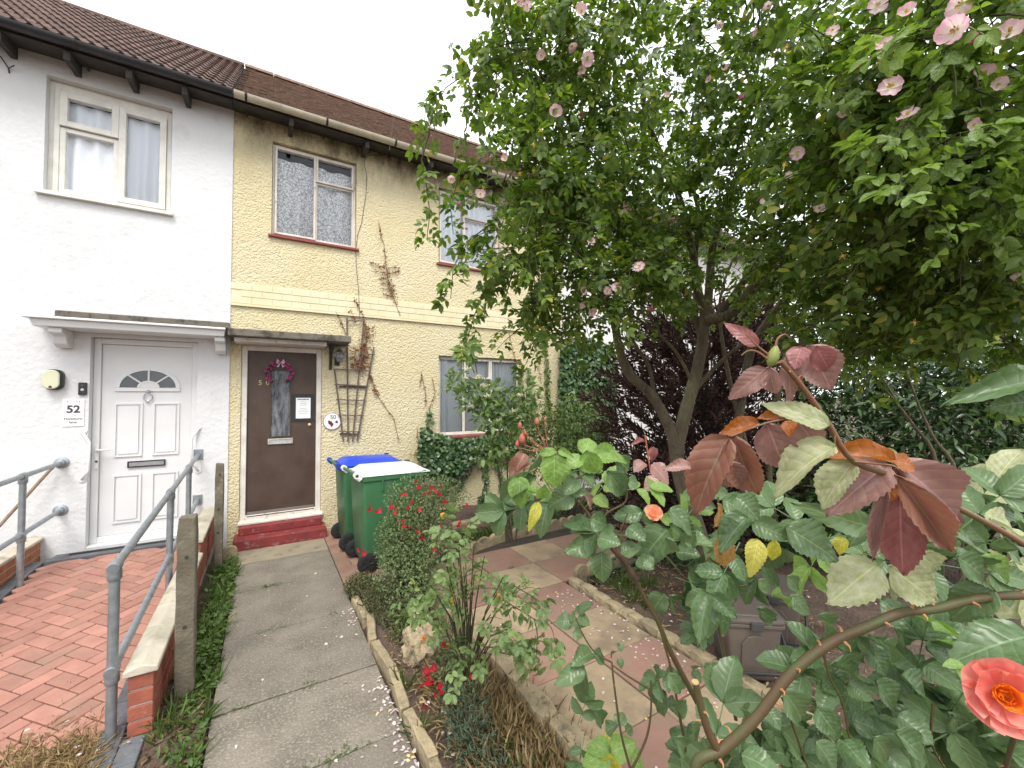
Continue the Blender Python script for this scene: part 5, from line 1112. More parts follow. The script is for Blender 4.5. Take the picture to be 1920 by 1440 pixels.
# ivy on the walls
def wall_ivy(name, label, regions, n, L, base, mat=IVYL, Y=D-.05, strands=()):
    t = thing(name, tuple(base), label, 'ivy'); Ps = []
    for poly in regions:
        x0, x1 = min(p[0] for p in poly), max(p[0] for p in poly); y0, y1 = min(p[1] for p in poly), max(p[1] for p in poly); got = 0; lim = int(n*(x1-x0)*(y1-y0)/1000)
        while got < lim:
            x, y_ = rng.uniform(x0, x1), rng.uniform(y0, y1); ins = False; j = len(poly)-1
            for i in range(len(poly)):
                a, b_ = poly[i], poly[j]
                if (a[1] > y_) != (b_[1] > y_) and x < (b_[0]-a[0])*(y_-a[1])/(b_[1]-a[1])+a[0]: ins = not ins
                j = i
            got += 1
            if ins: Ps.append(onY(x, y_, Y-rng.uniform(0, .14)))
    mb = MB()
    for pts, dn in strands:
        Q = [onY(px, py, Y+.02) for px, py in pts]; mb.tube(Q, .006, 4, False)
        for k in range(dn):
            t_ = rng.random()*(len(Q)-1); i = int(t_); Ps.append(Q[i]+(Q[i+1]-Q[i])*(t_-i)+nrg.normal(0, .025, 3)*np.array([1, .4, 1])-np.array([0, .02, 0]))
    Ps = np.array(Ps); m = len(Ps); Ls = L*nrg.uniform(.6, 1.3, m)
    leaves_obj('leaves', mat, t, Ps, nrg.normal(0, .5, (m, 3))+np.array([0, -.25, -.8]), np.array([0, -1., .5])+nrg.normal(0, .35, (m, 3)), Ls, Ls*.95)
    if strands: mb.build('stems', DBARK, t)
    return t
wall_ivy('climbing_ivy', 'sheet of dark ivy on the wall corner right of the downstairs window', [[(1052, 640), (1100, 632), (1150, 650), (1160, 700), (1146, 800), (1130, 880), (1050, 880), (1048, 760)]], 260, .075, (4.9, D, 0))
wall_ivy('climbing_ivy', 'ivy trailing on the yellow wall below the downstairs window', [[(790, 800), (850, 822), (950, 812), (1000, 826), (985, 862), (930, 852), (880, 872), (850, 905), (825, 905), (800, 890), (782, 850)]], 220, .062, (2.4, D, 0), strands=[([(790, 880), (795, 830), (803, 790), (806, 770)], 40), ([(905, 860), (912, 890), (905, 930), (898, 950)], 70), ([(925, 855), (935, 885), (940, 915)], 40), ([(880, 870), (868, 895), (858, 915)], 30), ([(830, 900), (835, 925), (830, 940)], 20)])
wall_ivy('climbing_ivy', 'young bright ivy strands rising beside the downstairs window', [], 0, .06, (4.2, D, 0), MIDG, strands=[([(1030, 800), (1027, 740), (1025, 690), (1022, 645), (1018, 630)], 150), ([(1000, 800), (998, 750), (993, 720), (990, 690)], 90), ([(975, 800), (972, 740), (973, 700)], 60)])
# bushy mix under the ivy
shrub('leafy_bush', 'small-leaved green bush at the foot of the ivy beside the house corner', 'bush', [(A(1010, 800, 6.0), (.5, .3, .4), 1), (A(1090, 790, 5.9), (.55, .3, .45), 1), (A(1060, 860, 5.6), (.7, .3, .3), .9), (A(1150, 870, 5.6), (.4, .3, .25), .5)], .055, .5, 1500, MIDG, base=G(1070, 930, 5.7), cname='foliage', nstem=60)
cs = shrub('flowering_shrub', 'tall loose shrub with cream flower heads in front of the downstairs window', 'shrub', [(A(905, 745, 5.0), (.38, .25, .22), 1), (A(880, 650, 5.0), (.12, .12, .22), .22), (A(950, 790, 4.9), (.42, .25, .25), 1), (A(860, 715, 5.0), (.16, .15, .12), .22), (A(985, 740, 4.9), (.2, .2, .2), .35), (A(930, 850, 4.8), (.3, .25, .15), .35)], .085, .52, 420, CORN, base=G(955, 940, 4.9), cname='foliage', stems=[([tuple(G(955, 935, 4.9)), (930, 860, 4.95), (905, 760, 5.0), (885, 640, 5.0)], .014), ([tuple(G(960, 935, 4.9)), (950, 860, 4.9), (955, 760, 4.9)], .013), ([tuple(G(965, 935, 4.9)), (985, 860, 4.85), (990, 740, 4.9)], .012), ([tuple(G(950, 935, 4.85)), (935, 880, 4.8), (912, 840, 4.8), (890, 870, 4.7)], .010)])
for (px, py) in ((908, 722), (912, 742), (885, 760), (897, 705), (935, 788), (962, 770), (950, 842), (880, 690), (975, 740)):
    c = A(px, py, 4.72); m = 46; P = c+rand_dirs(m)*np.array([.06, .04, .03])*nrg.random((m, 1)); leaves_obj('flower_head', CREAMF, cs, P, nrg.normal(size=(m, 3)), nrg.normal(size=(m, 3))+np.array([0, -1, .5]), .018, .014, tpl=TPL4, kind=None)
# dead creeper on the yellow wall
def creeper(label, lines, base, dens=1.0, L=.026):
    t = thing('dead_creeper', base, label, 'creeper', 'dead creeper on the yellow wall'); mb = MB(); Ps = []
    for pts, dn, sp in lines:
        Q = [onY(px, py, D-.018) for px, py in pts]; mb.tube(Q, .0035, 4, False)
        for k in range(int(dn*dens)):
            t_ = rng.random()*(len(Q)-1); i = int(t_); Ps.append(Q[i]+(Q[i+1]-Q[i])*(t_-i)+nrg.normal(0, sp, 3)*np.array([1, .12, 1])-np.array([0, .012, 0]))
    Ps = np.array(Ps); m = len(Ps); Ls = L*nrg.uniform(.5, 1.3, m); leaves_obj('dry_leaves', DRYL, t, Ps, nrg.normal(0, 1, (m, 3)), np.array([0, -1., .2])+nrg.normal(0, .6, (m, 3)), Ls, Ls*.7, tpl=TPL4); mb.build('vine', DRYL, t)
    return t
k3 = lambda x, y: (680+x/3.128, 400+y/3.128)
creeper('cross-shaped dead red-brown creeper high on the yellow wall', [([k3(98, 60), k3(105, 130), k3(125, 180), k3(130, 250), k3(135, 300)], 40, .008), ([k3(135, 300), k3(148, 380), k3(165, 450), k3(190, 522)], 130, .022), ([k3(190, 522), k3(220, 605)], 6, .004), ([k3(38, 285), k3(85, 305), k3(130, 322)], 36, .010), ([k3(220, 320), k3(150, 318)], 18, .008), ([k3(75, 340), k3(150, 352), k3(218, 340)], 36, .009), ([k3(95, 380), k3(150, 385)], 20, .01), ([k3(105, 408), k3(190, 425)], 22, .01), ([k3(110, 440), k3(185, 455)], 22, .01), ([k3(120, 475), k3(190, 490)], 24, .011)], (1.6, D, 3.4))
creeper('dead brown creeper hanging through the top of the trellis', [([c4(762, 0), c4(785, 50), c4(805, 90), c4(822, 160)], 40, .01), ([c4(822, 160), c4(828, 220), c4(815, 280), c4(810, 340), c4(800, 385)], 300, .045), ([c4(770, 260), c4(760, 340), c4(780, 380)], 120, .04), ([c4(840, 410), c4(860, 450), c4(885, 520)], 60, .016), ([c4(885, 520), c4(930, 590), c4(975, 650), c4(1000, 760)], 16, .01), ([c4(660, 70), c4(690, 120), c4(715, 190)], 16, .008), ([c4(820, 170), c4(870, 155)], 8, .01), ([c4(740, 60), c4(770, 130)], 14, .01)], (1.1, D, 2.4), L=.032)
creeper('thin dead creeper twigs left of the downstairs window', [([k3(345, 930), k3(365, 1040), k3(372, 1120)], 34, .014), ([k3(410, 970), k3(425, 1050), k3(400, 1120), k3(390, 1170)], 30, .012), ([k3(345, 950), k3(335, 1020)], 8, .008), ([k3(390, 1170), k3(395, 1230), k3(345, 1330), k3(300, 1420)], 40, .016), ([k3(320, 1260), k3(325, 1340)], 20, .02)], (2.1, D, 1.8))
creeper('red-brown creeper leaves at the top right of the downstairs window', [([(955, 625), (962, 660), (967, 680)], 20, .008), ([(967, 675), (972, 700), (978, 730)], 60, .022), ([(1005, 640), (1010, 690), (1015, 720)], 14, .01)], (3.8, D, 2.2), L=.034)
# ------------------------------------------------------------------ flower bed beside the path
sb = shrub('salvia_bush', 'airy bush covered in small red flowers beside the wheelie bins', 'bush', [((1.20, 3.70, .55), (.31, .43, .33), 1), ((1.32, 4.0, .78), (.36, .35, .25), .7), ((1.05, 3.4, .32), (.28, .35, .25), .6), ((1.02, 3.95, .42), (.15, .2, .28), .35), ((1.55, 3.9, .8), (.25, .25, .18), .3)], .026, .5, 3600, SALV, base=(1.12, 3.75, 0), cname='foliage', outw=.5, droop=.2, nstem=150, stemm=TWIGM)
fm = MB(); fm.add([(0, 0, 0), (.011, -.004, -.004), (.016, 0, -.016), (0, .003, -.022), (-.016, 0, -.016), (-.011, -.004, -.004)], [(0, 1, 2, 3), (0, 3, 4, 5)]); fm.add([(-.006, -.002, .001), (.006, -.002, .001), (.005, -.008, .012), (-.005, -.008, .012)], [(0, 1, 2, 3)]); rfm = fm.mesh('salvia_flower_mesh'); rfm.materials.append(REDF)
k6 = lambda x, y: (600+x/4.8, 820+y/4.8)
sal = [(885, 430), (995, 440), (1085, 435), (1040, 470), (1080, 495), (990, 490), (940, 505), (765, 495), (725, 510), (830, 570), (790, 620), (443, 635), (505, 655), (545, 650), (630, 620), (685, 625), (680, 668), (690, 730), (745, 745), (755, 785), (795, 800), (775, 885), (740, 900), (880, 840), (935, 840), (920, 895), (980, 885), (1045, 840), (1050, 880), (1035, 930), (1025, 990), (1055, 1010), (1095, 1020), (1030, 1060), (965, 1120), (1205, 600), (1230, 650), (1125, 565), (1325, 600), (1245, 785), (1310, 795), (1260, 760), (345, 1005), (390, 1035), (970, 775), (1090, 785), (860, 385), (905, 645), (1105, 1420), (640, 610)]
for (x, y) in sal:
    p = at(*k6(x, y), 3.55+rng.uniform(-.1, .35)); place('flower', rfm, REDF, sb, p, (rng.uniform(-.4, .4), rng.uniform(-.4, .4), rng.uniform(-1.2, .6)), rng.uniform(1.1, 1.7))
s2 = shrub('salvia_bush', 'small red-flowered plant lower down the bed beside the path', 'plant', [((1.0, 2.33, .14), (.14, .2, .14), 1), ((1.05, 2.5, .2), (.12, .2, .14), .8)], .024, .5, 500, SALV, base=(1.0, 2.4, 0), cname='foliage', nstem=40, stemm=TWIGM)
k7 = lambda x, y: (700+x/4.236, 1100+y/4.236)
for (x, y) in [(480, 625), (422, 645), (430, 690), (440, 740), (470, 745), (385, 770), (527, 770), (535, 810), (485, 850), (410, 935), (680, 740), (652, 795), (780, 700), (812, 700), (550, 440), (585, 460)]: place('flower', rfm, REDF, s2, at(*k7(x, y), 2.32), (rng.uniform(-.4, .4), rng.uniform(-.4, .4), rng.uniform(-1.2, .6)), rng.uniform(1.1, 1.5))
shrub('herb_mat', 'low bronze-green herb spilling over the far end of the path kerb', 'plant', [((.80, 3.95, .07), (.16, .22, .10), .9), ((.88, 3.55, .10), (.18, .35, .12), 1), ((.92, 3.15, .10), (.16, .3, .12), .8), ((.75, 4.08, .06), (.12, .1, .09), .4)], .02, .45, 2600, THYM, base=(.85, 3.6, 0), cname='foliage', nstem=60, stemm=TWIGM, droop=.3)
shrub('herb_mat', 'fresh green leafy weed against the stone ornament', 'plant', [((.90, 3.05, .10), (.08, .12, .12), 1)], .035, .6, 160, MIDG, base=(.9, 3.05, 0), cname='foliage')
shrub('grey_herb', 'feathery grey-green herb at the foot of the bed', 'plant', [((.90, 1.92, .08), (.13, .2, .11), 1), ((.95, 2.12, .10), (.13, .2, .12), .7), ((.9, 1.6, .07), (.12, .2, .10), .5)], .03, .22, 900, GREYG, base=(.96, 1.9, 0), cname='foliage', droop=.5, outw=.6, nstem=50, stemm=TWIGM)
def tufts(name, mat, label, spots, blades, L, W_, lean=.6, cat='grass'):
    Bs, Ds, Ls = [], [], []
    for (x, y, z, r) in spots:
        for k in range(blades):
            a = rng.uniform(0, 2*PI); q = r*math.sqrt(rng.random()); Bs.append((x+q*math.cos(a), y+q*math.sin(a), z)); Ds.append((math.cos(a)*lean*rng.random()+rng.uniform(-.3, .3), math.sin(a)*lean*rng.random()+rng.uniform(-.3, .3), rng.uniform(.15, 1))); Ls.append(L*rng.uniform(.4, 1.2))
    Bs, Ds = np.array(Bs), np.array(Ds); return leaves_obj(name, mat, None, Bs, Ds, nrg.normal(size=Bs.shape), np.array(Ls), W_, label=label, cat=cat)
tufts('dry_grass', STRAW, 'straw-coloured dead grass lying in the narrow flower bed', [(rng.uniform(.95, 1.26), rng.uniform(1.3, 2.6), .01, .08) for _ in range(130)], 30, .17, .0035, 1.8)
tufts('grass_tufts', GRASS, 'green grass tufts in the narrow flower bed and by the far patio edge', [(rng.uniform(.95, 1.2), rng.uniform(1.4, 2.0), .01, .05) for _ in range(7)]+[(.74, 2.55, .0, .03), (.73, 2.2, 0, .02)]+[(rng.uniform(1.9, 2.6), rng.uniform(4.38, 4.75), .06, .06) for _ in range(26)]+[(rng.uniform(2.5, 3.0), rng.uniform(2.2, 2.9), .08, .05) for _ in range(10)]+[(rng.uniform(-.44, -.25), rng.uniform(2.3, 5.4), -.01, .04) for _ in range(26)], 22, .14, .006, .8)
tufts('dead_weeds', STRAW, 'dry straw litter blown against the foot of the ramp', [(rng.uniform(-1.12, -.70), 2.92+rng.gauss(0, .15), .002, .06) for _ in range(170)]+[(-.72-rng.random()*.08, rng.uniform(2.7, 3.3), .005, .04) for _ in range(10)]+[(-1.1, 3.05, .01, .04), (-.98, 3.2, .02, .03)], 17, .085, .0045, 4.5)
tufts('paving_weeds', GRASS, 'little green weeds in the paving joints of the ramp and path', [(-1.35, 3.3, .02, .02), (-1.5, 4.1, .08, .03), (-1.0, 3.6, .04, .015), (-1.2, 2.7, 0, .02), (.25, 2.26, -.004, .05), (.36, 2.265, -.004, .05), (-.1, 2.9, -.004, .03), (.05, 4.6, -.004, .04), (.12, 4.6, -.004, .04), (.0, 3.74, -.004, .03), (.1, 3.745, -.004, .05), (.5, 3.74, -.004, .02), (2.1, 3.55, .1, .02)]+[(rng.uniform(-.2, .3), 2.903, -.006, .03) for _ in range(4)]+[(rng.uniform(.1, .5), 2.262, -.006, .03) for _ in range(5)]+[(rng.uniform(-.2, .3), 4.603, -.006, .03) for _ in range(5)]+[(-1.0-.25*k_, 2.5+.4*k_, rampz(2.5+.4*k_)-.004, .025) for k_ in range(3)], 30, .026, .004, 1.6)
# verge weeds
m = 3000; yy = nrg.uniform(2.0, 5.5, m); P = np.stack([-.24-nrg.beta(1.3, 2.2, m)*.22, yy, nrg.beta(1.2, 2.5, m)*.075*(.35+.65*(yy > 3.2))], 1); P = P[(yy > 3.1) | (nrg.random(m) < .38)]
leaves_obj('verge_weeds', WEED, None, P, nrg.normal(0, 1, P.shape)*np.array([1, 1, .3])+np.array([.2, -.2, .35]), np.array([0, 0, 1.])+nrg.normal(0, .4, P.shape), nrg.uniform(.018, .06, len(P)), nrg.uniform(.012, .035, len(P)), label='mixed green weeds along the left edge of the path', cat='weeds')
m = 900; P = np.stack([nrg.uniform(-.5, -.25, m), nrg.uniform(1.8, 3.6, m), nrg.uniform(.0, .02, m)], 1)
leaves_obj('leaf_litter', LITT, None, P, nrg.normal(0, 1, P.shape)*np.array([1, 1, .2]), np.array([0, 0, 1.])+nrg.normal(0, .5, P.shape), nrg.uniform(.015, .05, m), nrg.uniform(.006, .025, m), label='brown dead leaves on the verge and beds', cat='litter')
m = 2600; P = np.concatenate([np.stack([nrg.uniform(.76, 1.24, m//2), nrg.uniform(1.2, 3.3, m//2), nrg.uniform(.02, .05, m//2)], 1), np.stack([nrg.uniform(2.48, 3.6, m//2), nrg.uniform(.6, 2.98, m//2), nrg.uniform(.085, .11, m//2)], 1)])
leaves_obj('leaf_litter', STRAW, None, P, nrg.normal(0, 1, P.shape)*np.array([1, 1, .2]), np.array([0, 0, 1.])+nrg.normal(0, .5, P.shape), nrg.uniform(.02, .08, len(P)), nrg.uniform(.003, .014, len(P)), label='pale dry leaf litter on the garden beds', cat='litter')
# petals
Ps = []
for _ in range(90): Ps.append((.665-abs(rng.gauss(0, .05)), rng.uniform(1.7, 2.75), .006))
for _ in range(20): Ps.append((.66-abs(rng.gauss(0, .05)), rng.uniform(3.45, 3.75), .006))
for _ in range(26): Ps.append((rng.uniform(-.2, .62), rng.uniform(1.7, 4.8), .006))
for _ in range(170): Ps.append((2.355-abs(rng.gauss(0, .16)), rng.uniform(.5, 3.0), .106))
for _ in range(45): Ps.append((rng.uniform(1.38, 2.36), rng.uniform(.5, 3.0), .106))
for _ in range(110): Ps.append((rng.uniform(2.46, 4.4), rng.uniform(.5, 3.0), .125))
for _ in range(50): Ps.append((rng.uniform(.78, 1.25), rng.uniform(1.3, 2.8), .05))
for _ in range(24): Ps.append((rng.uniform(-1.6, -.3), rng.uniform(2.2, 3.3), .03))
P = np.array(Ps); leaves_obj('fallen_petals', PETW, None, P, nrg.normal(0, 1, P.shape)*np.array([1, 1, .12]), np.array([0, 0, 1.])+nrg.normal(0, .22, P.shape), nrg.uniform(.014, .03, len(P)), nrg.uniform(.012, .024, len(P)), label='white and pink fallen rose petals scattered over path and patio', cat='petals')
pf = thing('pink_flower', (.70, 2.28, 0), 'single purple flower on the path edge among white petals', 'flower')
PUR = leaf_mat('purple_petal', (.36, .12, .5), (.45, .18, .6), None, .3, .5, False, 'obj'); pme = FLM[1].copy(); pme.materials.clear(); pme.materials.append(PUR); pme.materials.append(STAM)
place('flower', pme, None, pf, at(760, 1347, 2.33), (.3, .2, 0), .035); MB().tube([(.70, 2.28, -.01), at(760, 1349, 2.34)], .002, 5).build('stem', TWIGM, pf)
# stone wolf ornament
WOLF = M('cream_cast_stone', (.40, .32, .20), (.29, .23, .145), .9, 9, 40, 1, .02, dirt=(.13, .105, .07), ds=12, dthr=(.55, .7))
wo_ = thing('stone_ornament', (.93, 2.85, 0), 'cream cast stone ornament of a wolf head on a rugged rock in the flower bed', 'ornament')
bm = bmesh.new(); bmesh.ops.create_icosphere(bm, subdivisions=4, radius=1)
for v in bm.verts:
    c = v.co; f = 1+.10*math.sin(c.x*9+c.z*5)+.08*math.sin(c.y*13+c.z*9)+rng.uniform(-.05, .05); g_ = 1-.25*max(0, c.z); v.co = Vector((.945+c.x*.135*f*g_, 2.80+c.y*.17*f*g_, .10+c.z*.17*f))
me = bpy.data.meshes.new('rock'); bm.to_mesh(me); bm.free(); place('rock', me, WOLF, wo_)
hp = at(790, 1165, 2.85); fwd = unit(np.array([-.75, -.6, -.15])); sd3 = unit(np.cross(fwd, (0, 0, 1))); up3 = np.cross(sd3, fwd)
bm = bmesh.new(); bmesh.ops.create_icosphere(bm, subdivisions=3, radius=1)
for v in bm.verts:
    c = v.co; x = c.x; sn = max(0, x); w = .048*(1-.62*sn**1.2); h_ = .05*(1-.60*sn); p = hp+fwd*(x*(.05 if x < 0 else .085))+sd3*c.y*w+up3*(c.z*h_-.018*sn); v.co = Vector(p)
me = bpy.data.meshes.new('head'); bm.to_mesh(me); bm.free()
for p in me.polygons: p.use_smooth = True
WST = M('pale_carved_stone', (.50, .44, .33), (.38, .32, .22), .9, 30, 60, .5, .004)
hd = place('head', me, WST, wo_)
for s_ in (-1, 1):
    q = MB(); b0 = hp+sd3*s_*.026+up3*.03-fwd*.012; q.add([b0-sd3*.018+fwd*.012, b0+sd3*.018+fwd*.008, b0-fwd*.018, b0+up3*.062+sd3*s_*.008], [(0, 1, 3), (1, 2, 3), (2, 0, 3), (0, 2, 1)]); q.build('ear', WST, hd)
    MB().lathe([(.006, -.003), (.007, 0), (.004, .004)], hp+fwd*.04+sd3*s_*.026+up3*.012, unit(fwd+sd3*s_*.8), 8).build('eye', INK, hd)
MB().lathe([(.010, -.006), (.011, 0), (.005, .006)], hp+fwd*.082-up3*.016, fwd, 8).build('nose', INK, hd)
smooth_angle(MB().tube([hp-up3*.02-fwd*.01, hp-up3*.09-fwd*.03], [.045, .065], 10).build('neck', WST, hd))
#PART6
# ------------------------------------------------------------------ garden roses near the camera
FGG = leaf_mat('rose_leaf_green', (.055, .108, .034), (.115, .178, .066), None, .22, .28, True, 'obj', tint=(.115, .185, .085), spots=(.15, .16, .075))
FGB = leaf_mat('rose_leaf_bright', (.14, .24, .05), (.19, .29, .08), None, .35, .4, True, 'obj')
FGP = leaf_mat('rose_leaf_pale', (.25, .30, .11), (.33, .36, .16), None, .3, .5, True, 'obj', tint=(.46, .46, .32), spots=(.40, .34, .24))
FGM = leaf_mat('rose_leaf_mauve', (.25, .125, .125), (.31, .17, .16), None, .2, .30, True, 'obj', tint=(.31, .185, .14), spots=(.25, .17, .10))
FGR = leaf_mat('rose_leaf_red', (.24, .08, .082), (.28, .11, .105), None, .25, .28, True, 'obj', tint=(.29, .13, .115))
FGZ = leaf_mat('rose_leaf_bronze', (.19, .115, .055), (.23, .125, .08), None, .25, .30, True, 'obj', tint=(.25, .095, .08))
FGO = leaf_mat('rose_leaf_orange', (.27, .085, .025), (.31, .115, .035), None, .35, .4, True, 'obj')
FGD = leaf_mat('rose_leaf_dry', (.22, .125, .045), (.32, .19, .07), None, .3, .7, True, 'obj')
FGY = leaf_mat('rose_leaf_yellow', (.36, .36, .05), (.42, .38, .07), None, .4, .45, True, 'obj')
MATS = dict(g=FGG, b=FGB, p=FGP, m=FGM, r=FGR, z=FGZ, o=FGO, d=FGD, y=FGY)
CANE = M('green_brown_cane', (.065, .07, .022), (.09, .05, .024), .55, 30, 90, .4, .002); CANER = M('reddish_cane', (.20, .075, .045), (.14, .10, .04), .5, 40); THORN = M('thorn', (.40, .16, .07), (.45, .22, .1), .5, 60); CANED = M('brown_split_cane', (.12, .07, .045), (.07, .04, .028), .8, 40, 60, .8, .004)
kD = lambda x, y: (1240+x/2.769, 580+y/2.769); kF = lambda x, y: (1240+x/2.8235, 1000+y/2.8235); kE = lambda x, y: (820+x/2.3224, 820+y/2.3224)
def cane(parent, pts, r0, r1, mat=CANE, thorns=0, name='cane', n=9):
    P = [v3(p) for p in pts]; Q = []
    for i in range(len(P)-1):
        for k in range(4):
            t = k/4; a, b_, c_, d_ = P[max(i-1, 0)], P[i], P[i+1], P[min(i+2, len(P)-1)]; Q.append(.5*((2*b_)+(c_-a)*t+(2*a-5*b_+4*c_-d_)*t*t+(-a+3*b_-3*c_+d_)*t**3))
    Q.append(P[-1]); R_ = np.linspace(r0, r1, len(Q)); o = smooth_angle(MB().tube(Q, [x*(1+rng.uniform(-.05, .05)) for x in R_], n).build(name, mat, parent), 60)
    for k in range(thorns):
        i = rng.randrange(len(Q)-1); p = Q[i]+(Q[i+1]-Q[i])*rng.random(); d = unit(Q[i+1]-Q[i]); rd = nrg.normal(size=3); s_ = unit(rd-d*(rd@d)); r = R_[i]; l = r*rng.uniform(1.1, 1.9)
        MB().tube([p+s_*r*.75-d*r*.3, p+s_*(r+l*.5)-d*r*.1, p+s_*(r+l)-d*l*.35], [r*.38, r*.18, r*.02], 6).build('thorn', THORN, o)
    return o
def put(parent, kf, scale, lst, dz, jit=.03):
    for (bx, by, tx, ty, w, m) in lst:
        d0 = dz+rng.uniform(-jit, jit); d1 = d0+rng.uniform(-.4, .4)*jit*2; b_ = at(*kf(bx, by), d0); t_ = at(*kf(bx+(tx-bx)*1.07, by+(ty-by)*1.07), d1); up = unit(CAM-b_)+np.array([0, 0, .35])+nrg.normal(0, .22, 3)
        leaf(parent, b_, t_, w/scale*d0/F*1.0, MATS[m], up)
def pts(kf, L, dz): return [at(*kf(*p[:2]), p[2] if len(p) > 2 else dz) for p in L]
ROOT = np.array([.98, .62, .0])
r1_ = thing('rose_bush', tuple(ROOT), 'garden rose nearest the camera with purple young leaves and a thick thorny cane', 'rose bush', 'garden roses in the bed')
cm = pts(kF, [(180, 1240), (310, 1150), (430, 1050), (540, 930), (660, 770), (780, 660), (930, 560), (1100, 490), (1270, 420), (1450, 400), (1600, 360), (1760, 335), (1960, 330), (2200, 345, .66), (2457, 424, .70)], .62)
cane(r1_, [ROOT, ROOT+np.array([-.12, -.02, .35]), ROOT+np.array([-.28, -.06, .75]), cm[0]*1.0-np.array([-.02, 0, .12])]+cm, .0085, .0058, CANE, 26)
cane(r1_, pts(kF, [(300, 1150), (250, 1050), (215, 940), (180, 790)], .62), .0062, .0052, CANE, 8)
MB().lathe([(.0054, 0), (.005, .002)], at(*kF(180, 790), .62), unit(at(*kF(180, 790), .62)-at(*kF(215, 940), .62)), 10).build('cut_end', M('cut_wood', (.45, .32, .16), (.38, .26, .13), .8, 40), r1_)
sh = pts(kD, [(2050, 1330, .60), (1800, 1170, .58), (1500, 1010, .55), (1250, 880, .53), (1000, 790, .50), (870, 600, .49), (760, 440, .48), (690, 350, .475), (620, 270, .47)], .5)
cane(r1_, [np.array([1.2, .14, 0]), np.array([1.24, .12, .6]), np.array([1.27, .10, 1.1]), at(2110, 1150, .7)]+sh, .0052, .0028, CANER, 7)
for L_, r in (([(870, 610), (760, 560), (690, 565), (545, 590), (360, 660)], .0016), ([(620, 270), (560, 300), (540, 305)], .0013), ([(690, 350), (740, 230), (770, 190)], .0014), ([(1000, 790), (1100, 800), (1190, 810), (1230, 830)], .0018), ([(900, 640), (900, 700), (905, 715)], .0013)): cane(r1_, pts(kD, L_, .49), r, r*.7, CANER, 0, 'leaf_stalk', 6)
q = MB(); bc_ = at(*kD(580, 245), .465); bu = unit(at(*kD(600, 200), .465)-at(*kD(575, 280), .465)); q.lathe([(.002, -.012), (.0055, -.006), (.0065, 0), (.004, .009), (.001, .013)], bc_, bu, 10); q.build('bud', M('green_bud', (.16, .22, .04), (.22, .2, .05), .5, 60), r1_, smooth=True)
for L_ in ([(575, 250), (500, 190), (440, 130)], [(590, 240), (600, 160), (640, 130), (668, 150)], [(560, 265), (500, 220), (450, 215), (415, 240)]): cane(r1_, pts(kD, L_, .465), .0016, .0006, CANER, 0, 'sepal', 5)
put(r1_, kD, 2.769, [(500, 190, 362, 78, 78, 'r'), (545, 305, 376, 450, 120, 'm'), (560, 298, 588, 445, 92, 'm'), (640, 250, 708, 492, 105, 'm'), (755, 188, 895, 412, 200, 'm'), (800, 190, 888, 330, 120, 'r'), (730, 195, 690, 290, 110, 'r')], .47, .012)
put(r1_, kD, 2.769, [(865, 605, 612, 478, 125, 'p'), (690, 562, 824, 726, 150, 'm'), (545, 588, 650, 856, 190, 'm'), (690, 560, 528, 545, 85, 'o'), (500, 590, 332, 625, 85, 'o'), (640, 580, 680, 650, 80, 'o'), (352, 660, 148, 1026, 205, 'z'), (372, 652, 490, 996, 180, 'z'), (340, 790, 410, 955, 150, 'm'), (905, 715, 585, 885, 180, 'p'), (150, 820, 48, 810, 70, 'm')], .49, .014)
put(r1_, kD, 2.769, [(1000, 792, 822, 1005, 170, 'p'), (1172, 806, 885, 1030, 215, 'm'), (1205, 795, 1660, 1115, 240, 'm'), (1212, 860, 1555, 1295, 150, 'z'), (1240, 948, 1243, 1395, 205, 'r'), (1170, 905, 1085, 1300, 70, 'm'), (1200, 790, 905, 712, 110, 'o'), (1200, 790, 1355, 805, 100, 'o'), (1215, 800, 1290, 860, 90, 'r'), (1150, 750, 1230, 760, 70, 'p'), (1215, 900, 1160, 980, 90, 'o')], .52, .014)
put(r1_, kD, 2.769, [(385, 970, 500, 1065, 120, 'g'), (450, 1080, 305, 1205, 135, 'g'), (470, 1110, 655, 1180, 115, 'g'), (640, 1130, 925, 1285, 195, 'g'), (1090, 1130, 835, 1060, 140, 'g'), (1100, 1080, 980, 1190, 120, 'g'), (1310, 1080, 1450, 1160, 110, 'g'), (1530, 1190, 1735, 1235, 135, 'g'), (1530, 1300, 1755, 1415, 150, 'g'), (1700, 1100, 1900, 1165, 160, 'p'), (1960, 370, 1655, 405, 145, 'g'), (1960, 470, 1715, 505, 150, 'g'), (500, 1195, 478, 1352, 100, 'y'), (585, 1195, 578, 1305, 62, 'y'), (330, 1160, 325, 1355, 100, 'd'), (300, 1010, 318, 1110, 70, 'd'), (1780, 1250, 1890, 1300, 120, 'g'), (1650, 1280, 1840, 1400, 110, 'b'), (40, 1040, 165, 1160, 110, 'g'), (180, 1150, 120, 1250, 95, 'g'), (20, 1180, 60, 1300, 90, 'g')], .66, .05)
put(r1_, kF, 2.8235, [(1140, 165, 905, 345, 240, 'p'), (1200, 175, 1505, 385, 190, 'p'), (1335, 95, 1548, 240, 135, 'p'), (1560, 125, 1795, 258, 145, 'g'), (1755, 285, 1520, 440, 175, 'g'), (1960, 545, 1612, 600, 240, 'g'), (1820, 20, 1960, 150, 170, 'g'), (960, 20, 940, 95, 70, 'y')], .60, .03)
